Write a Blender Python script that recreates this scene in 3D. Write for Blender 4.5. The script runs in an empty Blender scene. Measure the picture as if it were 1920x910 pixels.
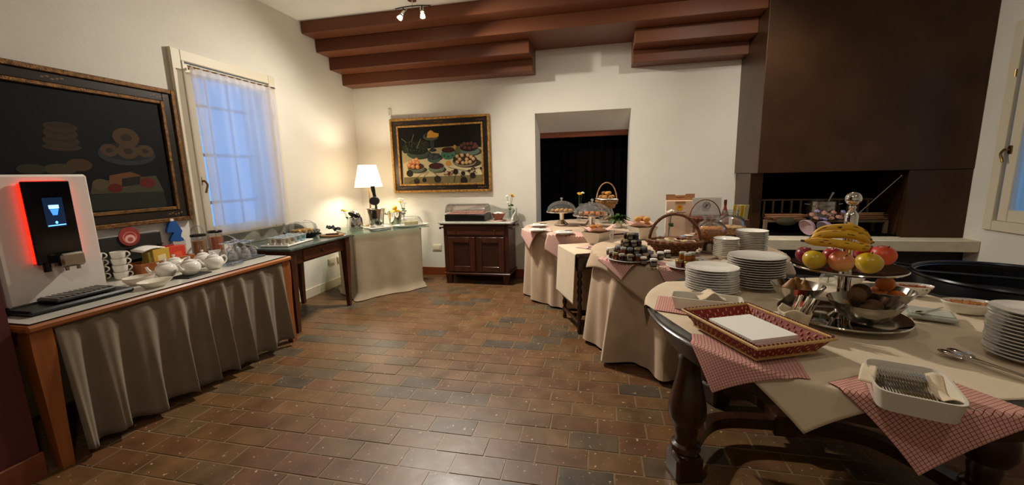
import bpy, bmesh, math, random
from mathutils import Matrix, Vector
random.seed(7)
sc = bpy.context.scene
col = sc.collection
PI = math.pi

# ------------------------------------------------------------------ camera (calibrated), world, lights, exposure
FPX, PITCH, YAW, ROLL, CAMH = 763.24, .16645, .21515, -.0248, 1.40
_fw = Vector((-math.sin(YAW)*math.cos(PITCH), math.cos(YAW)*math.cos(PITCH), -math.sin(PITCH)))
_r = _fw.cross(Vector((0, 0, 1))).normalized(); _u = _r.cross(_fw)
CR = math.cos(ROLL)*_r + math.sin(ROLL)*_u
CU = -math.sin(ROLL)*_r + math.cos(ROLL)*_u
camd = bpy.data.cameras.new('camera'); cam = bpy.data.objects.new('camera', camd); col.objects.link(cam)
camd.sensor_width = 36; camd.lens = FPX/1920*36; camd.clip_start = .05
m3 = Matrix((CR, CU, -_fw)).transposed()
cam.matrix_world = Matrix.Translation((0, 0, CAMH)) @ m3.to_4x4()
sc.camera = cam
sc.view_settings.view_transform = 'Standard'
sc.view_settings.look = 'None'
sc.view_settings.gamma = 1
sc.view_settings.use_curve_mapping = False
sc.view_settings.exposure = 0.0

world = bpy.data.worlds.new('dusk'); sc.world = world; world.use_nodes = True
bg = world.node_tree.nodes['Background']
bg.inputs[0].default_value = (.15, .42, 1.0, 1); bg.inputs[1].default_value = 1.45

def lamp(name, kind, loc, energy, color, size=.05, aim=None, spot=None, blend=.6):
    d = bpy.data.lights.new(name, kind); o = bpy.data.objects.new(name, d); col.objects.link(o)
    o.location = loc; d.energy = energy; d.color = color
    if kind in ('POINT', 'SPOT'): d.shadow_soft_size = size
    if kind == 'SPOT': d.spot_size = spot; d.spot_blend = blend
    if aim: o.rotation_euler = (Vector(aim)-Vector(loc)).to_track_quat('-Z', 'Y').to_euler()
    return o
WARM = (1.0, .92, .80)
# the two halogen spots of the ceiling rail in view; each also spills widely
SPA, SPB = Vector((-1.97, 4.27, 3.00)), Vector((-1.76, 4.28, 3.01))
lamp('spot_bulb', 'SPOT', SPA+Vector((.0,-.03,-.04)), 200, WARM, .03, (-2.6, 2.4, 0), 2.75, 1.0)
lamp('spot_bulb', 'SPOT', SPB+Vector((.01,-.03,-.04)), 330, WARM, .03, (.3, 3.0, .4), 2.85, 1.0)
# a rail in front of the fireplace, just above the frame
lamp('spot_bulb', 'SPOT', (1.30, 3.62, 3.03), 120, (1.0, .93, .82), .03, (.9, 5.0, 1.2), 2.3, 1.0)
lamp('spot_bulb', 'SPOT', (1.50, 3.60, 3.03), 24, (1.0, .93, .82), .03, (1.1, 2.4, .7), 2.3, 1.0)
# dim fill light from an unseen ceiling rail added behind the camera
lamp('spot_bulb', 'SPOT', (-.6, .2, 3.08), 42, WARM, .05, (-.9, 2.4, .3), 2.6, 1.0)
lamp('spot_bulb', 'SPOT', (1.3, .35, 3.08), 20, WARM, .05, (1.5, 2.6, .5), 2.6, 1.0)

# ------------------------------------------------------------------ photo pixel -> point on a plane
def ray(px, py): return CR*((px-960)/FPX) - CU*((py-455)/FPX) + _fw
def V(px, py, z):
    d = ray(px, py); t = (z-CAMH)/d.z; return Vector((d.x*t, d.y*t, z))
def VY(px, py, y):
    d = ray(px, py); t = y/d.y; return Vector((d.x*t, y, CAMH+d.z*t))
def VX(px, py, x):
    d = ray(px, py); t = x/d.x; return Vector((x, d.y*t, CAMH+d.z*t))
def proj(p):
    p = Vector(p)-Vector((0, 0, CAMH)); k = p.dot(_fw)
    return (960+FPX*p.dot(CR)/k, 455-FPX*p.dot(CU)/k, k)

# ------------------------------------------------------------------ materials
def lin(c): return tuple((x/12.92 if x <= .04045 else ((x+.055)/1.055)**2.4) for x in c)
def hx(s):
    s = s.lstrip('#'); return lin(tuple(int(s[i:i+2], 16)/255 for i in (0, 2, 4)))
MATS = {}
def M(name, c, rough=.5, metal=0., bump=0., bs=60., var=0., vs=6., spec=.5, trans=0., emit=None, es=1., sheen=0., ior=1.45, coat=0., stretch=None, c2=None, sss=0., alpha=1.):
    if name in MATS: return MATS[name]
    m = bpy.data.materials.new(name); m.use_nodes = True; nt = m.node_tree; N = nt.nodes; L = nt.links
    b = N['Principled BSDF']; c = hx(c) if isinstance(c, str) else c
    b.inputs['Base Color'].default_value = (*c, 1); b.inputs['Roughness'].default_value = rough
    b.inputs['Metallic'].default_value = metal; b.inputs['IOR'].default_value = ior
    b.inputs['Specular IOR Level'].default_value = spec
    b.inputs['Transmission Weight'].default_value = trans
    b.inputs['Coat Weight'].default_value = coat; b.inputs['Alpha'].default_value = alpha
    if sheen: b.inputs['Sheen Weight'].default_value = sheen
    if sss: b.inputs['Subsurface Weight'].default_value = sss; b.inputs['Subsurface Scale'].default_value = .01
    if emit: b.inputs['Emission Color'].default_value = (*(hx(emit) if isinstance(emit, str) else emit), 1); b.inputs['Emission Strength'].default_value = es
    if bump or var or c2:
        tc = N.new('ShaderNodeTexCoord'); mp = N.new('ShaderNodeMapping'); L.new(tc.outputs['Object'], mp.inputs[0])
        if stretch: mp.inputs['Scale'].default_value = stretch
    if var or c2:
        n = N.new('ShaderNodeTexNoise'); n.inputs['Scale'].default_value = vs; n.inputs['Detail'].default_value = 5; L.new(mp.outputs[0], n.inputs[0])
        mx = N.new('ShaderNodeMix'); mx.data_type = 'RGBA'
        a2 = (hx(c2) if isinstance(c2, str) else c2) if c2 else tuple(x*(1-var) for x in c)
        mx.inputs[6].default_value = (*(tuple(min(1, x*(1+var)) for x in c) if not c2 else c), 1); mx.inputs[7].default_value = (*a2, 1)
        rp = N.new('ShaderNodeMapRange'); rp.inputs[1].default_value = .35; rp.inputs[2].default_value = .65
        L.new(n.outputs[0], rp.inputs[0]); L.new(rp.outputs[0], mx.inputs[0]); L.new(mx.outputs[2], b.inputs['Base Color'])
    if bump:
        n2 = N.new('ShaderNodeTexNoise'); n2.inputs['Scale'].default_value = bs; n2.inputs['Detail'].default_value = 4; L.new(mp.outputs[0], n2.inputs[0])
        bp = N.new('ShaderNodeBump'); bp.inputs['Strength'].default_value = bump; bp.inputs['Distance'].default_value = .01
        L.new(n2.outputs[0], bp.inputs['Height']); L.new(bp.outputs[0], b.inputs['Normal'])
    MATS[name] = m; return m
def thin_glass(name, tint=(.95, .97, .97), rough=.02, refl=1.0, base=.04, painted_refl=.03):
    if name in MATS: return MATS[name]
    m = bpy.data.materials.new(name); m.use_nodes = True; nt = m.node_tree; N = nt.nodes; L = nt.links
    for n in list(N):
        if n.type == 'BSDF_PRINCIPLED': N.remove(n)
    out = [n for n in N if n.type == 'OUTPUT_MATERIAL'][0]
    t = N.new('ShaderNodeBsdfTransparent'); t.inputs[0].default_value = (*tint, 1)
    g = N.new('ShaderNodeBsdfGlossy'); g.inputs['Roughness'].default_value = rough
    lw = N.new('ShaderNodeLayerWeight'); lw.inputs[0].default_value = .22
    ma = N.new('ShaderNodeMath'); ma.operation = 'MULTIPLY_ADD'; ma.inputs[1].default_value = .42*refl; ma.inputs[2].default_value = base
    ma.use_clamp = True
    L.new(lw.outputs['Fresnel'], ma.inputs[0])
    mx = N.new('ShaderNodeMixShader'); L.new(ma.outputs[0], mx.inputs[0]); L.new(g.outputs[0], mx.inputs[2])
    d = N.new('ShaderNodeBsdfDiffuse'); d.inputs[0].default_value = (.8, .8, .8, 1); mh = N.new('ShaderNodeMixShader'); mh.inputs[0].default_value = painted_refl  # diffuse white stands in for room reflections that make clear glass look paler
    L.new(t.outputs[0], mh.inputs[1]); L.new(d.outputs[0], mh.inputs[2]); L.new(mh.outputs[0], mx.inputs[1]); L.new(mx.outputs[0], out.inputs[0])
    MATS[name] = m; return m
def translucent(name, c, tfac=.5, thru=0., bump=0., emit=None, es=0):
    """cloth or paper that light passes: diffuse + translucent (+ clear gaps in the weave)"""
    if name in MATS: return MATS[name]
    m = bpy.data.materials.new(name); m.use_nodes = True; nt = m.node_tree; N = nt.nodes; L = nt.links
    for n in list(N):
        if n.type == 'BSDF_PRINCIPLED': N.remove(n)
    out = [n for n in N if n.type == 'OUTPUT_MATERIAL'][0]; c = (*(hx(c) if isinstance(c, str) else c), 1)
    d = N.new('ShaderNodeBsdfDiffuse'); d.inputs[0].default_value = c
    t = N.new('ShaderNodeBsdfTranslucent'); t.inputs[0].default_value = c
    mx = N.new('ShaderNodeMixShader'); mx.inputs[0].default_value = tfac; L.new(d.outputs[0], mx.inputs[1]); L.new(t.outputs[0], mx.inputs[2])
    last = mx
    if thru:
        tr = N.new('ShaderNodeBsdfTransparent'); m2 = N.new('ShaderNodeMixShader'); m2.inputs[0].default_value = thru
        L.new(last.outputs[0], m2.inputs[1]); L.new(tr.outputs[0], m2.inputs[2]); last = m2
    L.new(last.outputs[0], out.inputs[0]); MATS[name] = m; return m
def wood(name, c1, c2, rough=.4, scale=9., stretch=(1, 1, 8), coat=0.):
    """grain as stretched noise"""
    st = {'x': (.12, 1, 1), 'y': (1, .12, 1), 'z': (1, 1, .12)}.get(stretch, stretch)
    return M(name, c1, rough, c2=c2, vs=scale*2.2, stretch=st, bump=.04, bs=90, coat=coat)
def vcol(name, rough=.5, bump=0., spec=.4, emit=0.):
    """paint that takes its colour from the mesh's 'Col' attribute (prints, pictures, labels)"""
    if name in MATS: return MATS[name]
    m = bpy.data.materials.new(name); m.use_nodes = True; N = m.node_tree.nodes; L = m.node_tree.links; b = N['Principled BSDF']
    a = N.new('ShaderNodeAttribute'); a.attribute_name = 'Col'; L.new(a.outputs[0], b.inputs['Base Color'])
    b.inputs['Roughness'].default_value = rough; b.inputs['Specular IOR Level'].default_value = spec
    if emit: L.new(a.outputs[0], b.inputs['Emission Color']); b.inputs['Emission Strength'].default_value = emit
    MATS[name] = m; return m
def gingham(name, light='#e9c9bd', dark='#8e1f22', n=24):
    m = bpy.data.materials.new(name); m.use_nodes = True; N = m.node_tree.nodes; L = m.node_tree.links; b = N['Principled BSDF']
    b.inputs['Roughness'].default_value = .9; b.inputs['Specular IOR Level'].default_value = .1
    uv = N.new('ShaderNodeUVMap'); sp = N.new('ShaderNodeSeparateXYZ'); L.new(uv.outputs[0], sp.inputs[0])
    mk = []
    for k in (0, 1):
        a = N.new('ShaderNodeMath'); a.operation = 'MULTIPLY'; a.inputs[1].default_value = n; L.new(sp.outputs[k], a.inputs[0])
        f = N.new('ShaderNodeMath'); f.operation = 'FRACT'; L.new(a.outputs[0], f.inputs[0])
        g = N.new('ShaderNodeMath'); g.operation = 'LESS_THAN'; g.inputs[1].default_value = .13; L.new(f.outputs[0], g.inputs[0]); mk.append(g)
    mx = N.new('ShaderNodeMath'); mx.operation = 'MAXIMUM'; L.new(mk[0].outputs[0], mx.inputs[0]); L.new(mk[1].outputs[0], mx.inputs[1])
    c = N.new('ShaderNodeMix'); c.data_type = 'RGBA'; c.inputs[6].default_value = (*hx(light), 1); c.inputs[7].default_value = (*hx(dark), 1)
    L.new(mx.outputs[0], c.inputs[0]); L.new(c.outputs[2], b.inputs['Base Color']); MATS[name] = m; return m

# ------------------------------------------------------------------ mesh builder
class MB:
    def __init__(s): s.v = []; s.f = []; s.uv = []; s.col = []; s.T = Matrix.Identity(4); s.c = None
    def at(s, loc=(0, 0, 0), rz=0, rx=0, ry=0, sc=1):
        s.T = Matrix.Translation(loc) @ Matrix.Rotation(rz, 4, 'Z') @ Matrix.Rotation(ry, 4, 'Y') @ Matrix.Rotation(rx, 4, 'X') @ Matrix.Scale(sc, 4); return s
    def mat(s, m): s.T = m; return s
    def color(s, c): s.c = hx(c) if isinstance(c, str) else c; return s
    def add(s, vs, fs, uvs=None):
        o = len(s.v); s.v += [tuple(s.T @ Vector(p)) for p in vs]
        for i, f in enumerate(fs):
            s.f.append(tuple(o+k for k in f)); s.col.append(s.c); s.uv.append([uvs[k] for k in f] if uvs else None)
        return s
    def box(s, c, d, b=0):
        x, y, z = (k/2 for k in d)
        if b <= 0:
            vs = [(c[0]+i*x, c[1]+j*y, c[2]+k*z) for k in (-1, 1) for j in (-1, 1) for i in (-1, 1)]
            return s.add(vs, [(0, 2, 3, 1), (4, 5, 7, 6), (0, 1, 5, 4), (2, 6, 7, 3), (0, 4, 6, 2), (1, 3, 7, 5)])
        b = min(b, x*.95, y*.95, z*.95); vs = []; idx = {}
        for i in (-1, 1):
            for j in (-1, 1):
                for k in (-1, 1):
                    for a in range(3):
                        p = [i*(x-b), j*(y-b), k*(z-b)]; p[a] = (i*x, j*y, k*z)[a]
                        idx[(i, j, k, a)] = len(vs); vs.append((c[0]+p[0], c[1]+p[1], c[2]+p[2]))
        fs = []
        for a in range(3):
            o1, o2 = [q for q in range(3) if q != a]
            for sg in (-1, 1):
                ring = []
                for (p, q) in ((-1, -1), (1, -1), (1, 1), (-1, 1)):
                    key = [0, 0, 0]; key[a] = sg; key[o1] = p; key[o2] = q; ring.append(idx[(*key, a)])
                if (sg < 0) ^ (a == 1): ring.reverse()
                fs.append(tuple(ring))
        for a in range(3):
            o1, o2 = [q for q in range(3) if q != a]
            for p in (-1, 1):
                for q in (-1, 1):
                    k1 = [0, 0, 0]; k1[o1] = p; k1[o2] = q; k2 = k1[:]; k1[a] = -1; k2[a] = 1
                    fs.append((idx[(*k1, o1)], idx[(*k2, o1)], idx[(*k2, o2)], idx[(*k1, o2)]))
        for i in (-1, 1):
            for j in (-1, 1):
                for k in (-1, 1): fs.append((idx[(i, j, k, 0)], idx[(i, j, k, 1)], idx[(i, j, k, 2)]))
        return s.add(vs, fs)
    def lathe(s, prof, n=24, c=(0, 0, 0), sx=1., sy=1., a0=0., a1=2*PI, cap=False):
        vs = []; fs = []; full = abs(a1-a0-2*PI) < 1e-6; na = n if full else n+1; R = []
        for (r, z) in prof:
            if r <= 1e-6: R.append([len(vs)]); vs.append((c[0], c[1], c[2]+z))
            else:
                R.append(list(range(len(vs), len(vs)+na)))
                for i in range(na):
                    a = a0+(a1-a0)*i/n; vs.append((c[0]+r*math.cos(a)*sx, c[1]+r*math.sin(a)*sy, c[2]+z))
        for A, B in zip(R, R[1:]):
            for i in range(n):
                j = (i+1) % n if full else i+1
                if len(A) == 1 and len(B) == 1: continue
                if len(A) == 1: fs.append((A[0], B[j], B[i]))
                elif len(B) == 1: fs.append((A[i], A[j], B[0]))
                else: fs.append((A[i], A[j], B[j], B[i]))
        if cap and full:
            if len(R[0]) > 1: fs.append(tuple(reversed(R[0])))
            if len(R[-1]) > 1: fs.append(tuple(R[-1]))
        return s.add(vs, fs)
    def cyl(s, c, r, h, n=16, r2=None): return s.lathe([(r, 0), (r if r2 is None else r2, h)], n, c, cap=True)
    def ball(s, c, r, n=12, m=8, sc=(1, 1, 1)):
        vs = [(c[0], c[1], c[2]-r*sc[2])]; fs = []
        for j in range(1, m):
            t = -PI/2+PI*j/m
            for i in range(n):
                a = 2*PI*i/n; vs.append((c[0]+r*sc[0]*math.cos(t)*math.cos(a), c[1]+r*sc[1]*math.cos(t)*math.sin(a), c[2]+r*sc[2]*math.sin(t)))
        vs.append((c[0], c[1], c[2]+r*sc[2])); T = len(vs)-1
        for i in range(n):
            k = (i+1) % n; fs.append((0, 1+k, 1+i)); fs.append((T, T-n+i, T-n+k))
            for j in range(m-2): fs.append((1+j*n+i, 1+j*n+k, 1+(j+1)*n+k, 1+(j+1)*n+i))
        return s.add(vs, fs)
    def tube(s, pts, r, n=8, closed=False, cap=True, flat=1.):
        P = [Vector(p) for p in pts]; k = len(P); rr = r if hasattr(r, '__len__') else [r]*k; vs = []; fs = []; up = None
        for i, p in enumerate(P):
            if closed: t = (P[(i+1) % k]-P[i-1])
            else: t = P[min(i+1, k-1)]-P[max(i-1, 0)]
            t.normalize()
            if up is None: up = Vector((0, 0, 1)) if abs(t.z) < .9 else Vector((1, 0, 0))
            a = (up-t*up.dot(t)).normalized(); b = t.cross(a); up = a
            for j in range(n):
                q = 2*PI*j/n; vs.append(tuple(p+(a*math.cos(q)*flat+b*math.sin(q))*rr[i]))
        for i in range(k if closed else k-1):
            for j in range(n): fs.append((i*n+j, ((i+1) % k)*n+j, ((i+1) % k)*n+(j+1) % n, i*n+(j+1) % n))
        if cap and not closed: fs.append(tuple(range(n))); fs.append(tuple(reversed(range((k-1)*n, k*n))))
        return s.add(vs, fs)
    def prism(s, poly, z0, z1):
        n = len(poly); vs = [(x, y, z0) for x, y in poly]+[(x, y, z1) for x, y in poly]
        return s.add(vs, [tuple(reversed(range(n))), tuple(range(n, 2*n))]+[(i, (i+1) % n, n+(i+1) % n, n+i) for i in range(n)])
    def quad(s, a, b, c, d): return s.add([a, b, c, d], [(0, 1, 2, 3)], [(0, 0), (1, 0), (1, 1), (0, 1)])
    def grid(s, fn, nu, nv):
        vs = []; uv = []
        for j in range(nv+1):
            for i in range(nu+1): vs.append(tuple(fn(i/nu, j/nv))); uv.append((i/nu, j/nv))
        fs = [(j*(nu+1)+i, j*(nu+1)+i+1, (j+1)*(nu+1)+i+1, (j+1)*(nu+1)+i) for j in range(nv) for i in range(nu)]
        return s.add(vs, fs, uv)
    def oval(s, c, rx, ry, n=20, rot=0):
        cr, sr = math.cos(rot), math.sin(rot); vs = []
        for i in range(n):
            a = 2*PI*i/n; x, y = rx*math.cos(a), ry*math.sin(a); vs.append((c[0]+x*cr-y*sr, c[1]+x*sr+y*cr, c[2]))
        return s.add(vs, [tuple(range(n))])
    def mesh(s, name, mat, smooth=True, ang=38):
        me = bpy.data.meshes.new(name); me.from_pydata(s.v, [], s.f); me.materials.append(mat)
        if any(u for u in s.uv):
            l = me.uv_layers.new(name='UVMap'); k = 0
            for f, u in zip(s.f, s.uv):
                for p in (u or [(0, 0)]*len(f)): l.data[k].uv = p; k += 1
        if any(c for c in s.col):
            ca = me.color_attributes.new('Col', 'FLOAT_COLOR', 'CORNER'); k = 0
            for f, c in zip(s.f, s.col):
                for _ in f: ca.data[k].color = (*(c or (1, 1, 1)), 1); k += 1
        if smooth:
            me.polygons.foreach_set('use_smooth', [True]*len(me.polygons)); me.set_sharp_from_angle(angle=math.radians(ang))
        me.update(); return me
def fixn(me):
    b = bmesh.new(); b.from_mesh(me); bmesh.ops.recalc_face_normals(b, faces=b.faces); b.to_mesh(me); b.free(); return me

def tag(o, label=None, cat=None, group=None, kind=None):
    if label: o['label'] = label
    if cat: o['category'] = cat
    if group: o['group'] = group
    if kind: o['kind'] = kind
    return o
def place(name, me, parent=None, loc=(0, 0, 0), rz=0, rot=None):
    o = bpy.data.objects.new(name, me); col.objects.link(o); o.location = loc
    o.rotation_euler = rot if rot else (0, 0, rz)
    if parent: o.parent = parent
    return o
def thing(name, label, cat, loc=(0, 0, 0), rz=0, group=None, rot=None):
    o = bpy.data.objects.new(name, None); col.objects.link(o); o.location = loc; o.rotation_euler = rot or (0, 0, rz); o.empty_display_size = .05
    return tag(o, label, cat, group)
def part(mb, name, mat, parent, label=None, smooth=True, ang=38, mod=None):
    o = place(name, fixn(mb.mesh(name, mat, smooth, ang)), parent)
    if label: o['label'] = label
    return o
def single(mb, name, mat, label, cat, loc=(0, 0, 0), rz=0, group=None, smooth=True, ang=38, rot=None):
    return tag(place(name, fixn(mb.mesh(name, mat, smooth, ang)), None, loc, rz, rot), label, cat, group)
def struct(mb, name, mat, smooth=False, parent=None):
    o = place(name, fixn(mb.mesh(name, mat, smooth)), parent)
    if not parent: o['kind'] = 'structure'
    return o
def thick(o, t, off=-1):
    m = o.modifiers.new('thickness', 'SOLIDIFY'); m.thickness = t; m.offset = off; return o
def copy_tree(root, loc, rz=None, label=None, rot=None):
    r = root.copy(); col.objects.link(r); r.location = loc
    if rz is not None: r.rotation_euler = (0, 0, rz)
    if rot: r.rotation_euler = rot
    if label: r['label'] = label
    for ch in [c for c in bpy.data.objects if c.parent == root]:
        c = ch.copy(); col.objects.link(c); c.parent = r
        for g in [q for q in bpy.data.objects if q.parent == ch]:
            d = g.copy(); col.objects.link(d); d.parent = c
    return r
def text(body, size, mat, parent, loc, rot, name='lettering', align='CENTER', ext=.0004):
    cu = bpy.data.curves.new(name, 'FONT'); cu.body = body; cu.size = size; cu.align_x = align; cu.extrude = ext; cu.resolution_u = 2
    t = bpy.data.objects.new(name+'_tmp', cu); col.objects.link(t)
    dg = bpy.context.evaluated_depsgraph_get(); me = bpy.data.meshes.new_from_object(t.evaluated_get(dg)); bpy.data.objects.remove(t)
    me.materials.clear(); me.materials.append(mat)
    return place(name, me, parent, loc, rot=rot)
rnd = random.uniform
def bez(pts, n=24):
    """smooth path through points (Catmull-Rom)"""
    P = [Vector(p) for p in pts]; out = []; P = [P[0]*2-P[1]]+P+[P[-1]*2-P[-2]]; seg = len(P)-3; per = max(2, n//seg)
    for i in range(seg):
        for k in range(per+(i == seg-1)):
            t = k/per; a, b, c, d = P[i:i+4]
            out.append(.5*((2*b)+(c-a)*t+(2*a-5*b+4*c-d)*t*t+(3*b-a-3*c+d)*t**3))
    return out
def drape(outline, top, pts_fn, nu, nv, eps=.006, flare=.12, fold=.0, freq=7, lift=.003, floor=None, post=None):
    """cloth laid over a flat top: what overhangs the outline hangs down. outline(x,y)->(cx,cy,dist_out,nx,ny)"""
    mb = MB()
    def fn(u, v):
        x, y = pts_fn(u, v); cx, cy, d, nx, ny = outline(x, y)
        if d <= 0: return (x, y, top+lift)
        dd = min(d, .02); off = eps*min(1, d/.012)+flare*max(0, d-.02)+fold*min(1, d/.12)*(1+math.sin(freq*math.atan2(ny, nx)+3*cx))*.5
        drop = max(0, d-.006)
        z = top+lift-drop
        if floor is not None and z < floor: z = floor
        q = (cx+nx*off, cy+ny*off, z)
        return post(q) if post else q
    mb.grid(fn, nu, nv); return mb
def heap(r, n, sq=1.):
    """positions of n round things of radius r piled without touching"""
    if n <= 4: L1 = [(1.22*r*math.cos(a), 1.22*r*math.sin(a), 0) for a in (.4, 2.49, 4.59)]; L2 = [(0, 0, 1.62*r*sq)]
    else: L1 = [(0, 0, 0)]+[(2.1*r*math.cos(a*1.0472+.2), 2.1*r*math.sin(a*1.0472+.2), 0) for a in range(6)]; L2 = [(1.2*r*math.cos(a), 1.2*r*math.sin(a), 1.7*r*sq) for a in (.7, 2.8, 4.9)]
    if n in (5, 6): L1 = [(1.22*r*math.cos(a), 1.22*r*math.sin(a), 0) for a in (.4, 2.49, 4.59)]; L2 = [(1.22*r*math.cos(a), 1.22*r*math.sin(a), 1.65*r*sq) for a in (1.45, 3.54, 5.64)]
    return (L1+L2)[:n]
def circ(cx, cy, r):
    def f(x, y):
        dx, dy = x-cx, y-cy; q = math.hypot(dx, dy) or 1e-6
        return (cx+dx/q*r, cy+dy/q*r, q-r, dx/q, dy/q)
    return f
def rect_ol(c, rz, hx_, hy_):
    ca, sa = math.cos(rz), math.sin(rz)
    def f(x, y):
        lx, ly = (x-c[0])*ca+(y-c[1])*sa, -(x-c[0])*sa+(y-c[1])*ca
        qx, qy = max(-hx_, min(hx_, lx)), max(-hy_, min(hy_, ly)); dx, dy = lx-qx, ly-qy; d = math.hypot(dx, dy)
        nx, ny = (dx/d, dy/d) if d > 1e-6 else (0, 0)
        return (c[0]+qx*ca-qy*sa, c[1]+qx*sa+qy*ca, d if d > 1e-6 else 0, nx*ca-ny*sa, nx*sa+ny*ca)
    return f
def sq(c, rz, a, b):
    ca, sa = math.cos(rz), math.sin(rz)
    return lambda u, v: (c[0]+(u-.5)*a*ca-(v-.5)*b*sa, c[1]+(u-.5)*a*sa+(v-.5)*b*ca)

# ------------------------------------------------------------------ shared materials
XL, XR, YB, ZC, YF = -3.388, 3.36, 5.352, 3.188, -1.6
plaster = M('plaster', '#ddd8cc', .85, bump=.10, bs=35, var=.03, vs=1.5, spec=.2)
ceil_m = M('ceiling_paint', '#e4e0d8', .9, spec=.1)
beam_m = M('beam_brown', '#6d3f26', .42, c2='#61351e', vs=3, stretch=(.15, 1, 1), bump=.03, bs=40, spec=.35)
cream = M('cream_paint', '#d6ccb4', .45, bump=.03, bs=20, spec=.4)
redwood = wood('baseboard_wood', '#8a4420', '#74361a', .4, 6, 'x')
hood_m = M('hood_steel', '#4a301b', .36, metal=.45, c2='#3a2413', vs=2.2, bump=.02, bs=14, spec=.5)
soot = M('soot', '#0d0b0a', .95, spec=.05)
slab_m = M('hearth_stone', '#cfc4aa', .7, var=.07, vs=12, bump=.05, bs=60)
linen = M('beige_linen', '#bca388', .95, bump=.12, bs=420, var=.05, vs=7, spec=.05, sheen=.2)
linen_l = M('light_linen', '#d2bfa2', .95, bump=.1, bs=420, var=.04, vs=7, spec=.05, sheen=.2)
linen_g = M('grey_beige_linen', '#aa9a82', .95, bump=.12, bs=420, var=.05, vs=7, spec=.05, sheen=.2)
linen_d = M('taupe_linen', '#766856', .95, bump=.15, bs=320, var=.06, vs=5, spec=.05, sheen=.2)
pinkc = M('pink_napkin', '#cfa79a', .95, bump=.1, bs=300, spec=.05)
china = M('white_china', '#e2ddd2', .12, spec=.5, coat=.3)
china2 = M('cream_china', '#d6cdbb', .18, spec=.5)
chrome = M('chrome', '#d8d4cc', .08, metal=1)
steel = M('brushed_steel', '#a8a39a', .22, metal=1, bump=.01, bs=80)
brass = M('aged_brass', '#8a6a3a', .3, metal=1)
gold = M('gilt', '#bd8f48', .38, metal=.5, c2='#835a24', vs=40, bump=.5, bs=160)
goldd = M('dark_gilt', '#7d5524', .4, metal=.5, c2='#4a2f12', vs=40, bump=.5, bs=160)
black = M('black_lacquer', '#0c0b0b', .25)
blackm = M('matte_black', '#151311', .7)
ebony = M('ebony_frame', '#161009', .35, c2='#221608', vs=30)
glass = thin_glass('clear_glass')
glassg = thin_glass('greenish_glass', (.80, .90, .86), .02, 1.2, .06)
paper = M('white_paper', '#e6e2da', .9, spec=.1)
walnut = wood('walnut', '#56301a', '#3a1e0f', .35, 7, 'z', coat=.15)
walnut_x = wood('walnut_across', '#5c331b', '#3d2010', .35, 7, 'x', coat=.15)
honeyw = wood('honey_wood', '#9a5a2a', '#7c4420', .38, 6, 'z', coat=.1)
honeyw_y = wood('honey_wood_long', '#a05e2c', '#824822', .38, 6, 'y', coat=.1)
darkw = wood('dark_turned_wood', '#3a1d0e', '#241107', .3, 7, 'z', coat=.25)
wicker = M('brown_wicker', '#7c4a28', .6, c2='#532c15', vs=40, bump=.3, bs=120)
wickerl = M('pale_wicker', '#b58a5a', .6, c2='#8d6238', vs=40, bump=.3, bs=120)
leafm = M('leaf_green', '#274019', .45, c2='#3c5a24', vs=20)
yellowm = M('yellow_petal', '#d9a81a', .7); whitem = M('white_petal', '#e8e4d4', .7)
bread = M('baked_crust', '#b07a3c', .75, c2='#7a4a1e', vs=30, bump=.25, bs=60)
pastry = M('pastry_yellow', '#c99a4c', .75, c2='#a06a2c', vs=25, bump=.25, bs=60)

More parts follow.
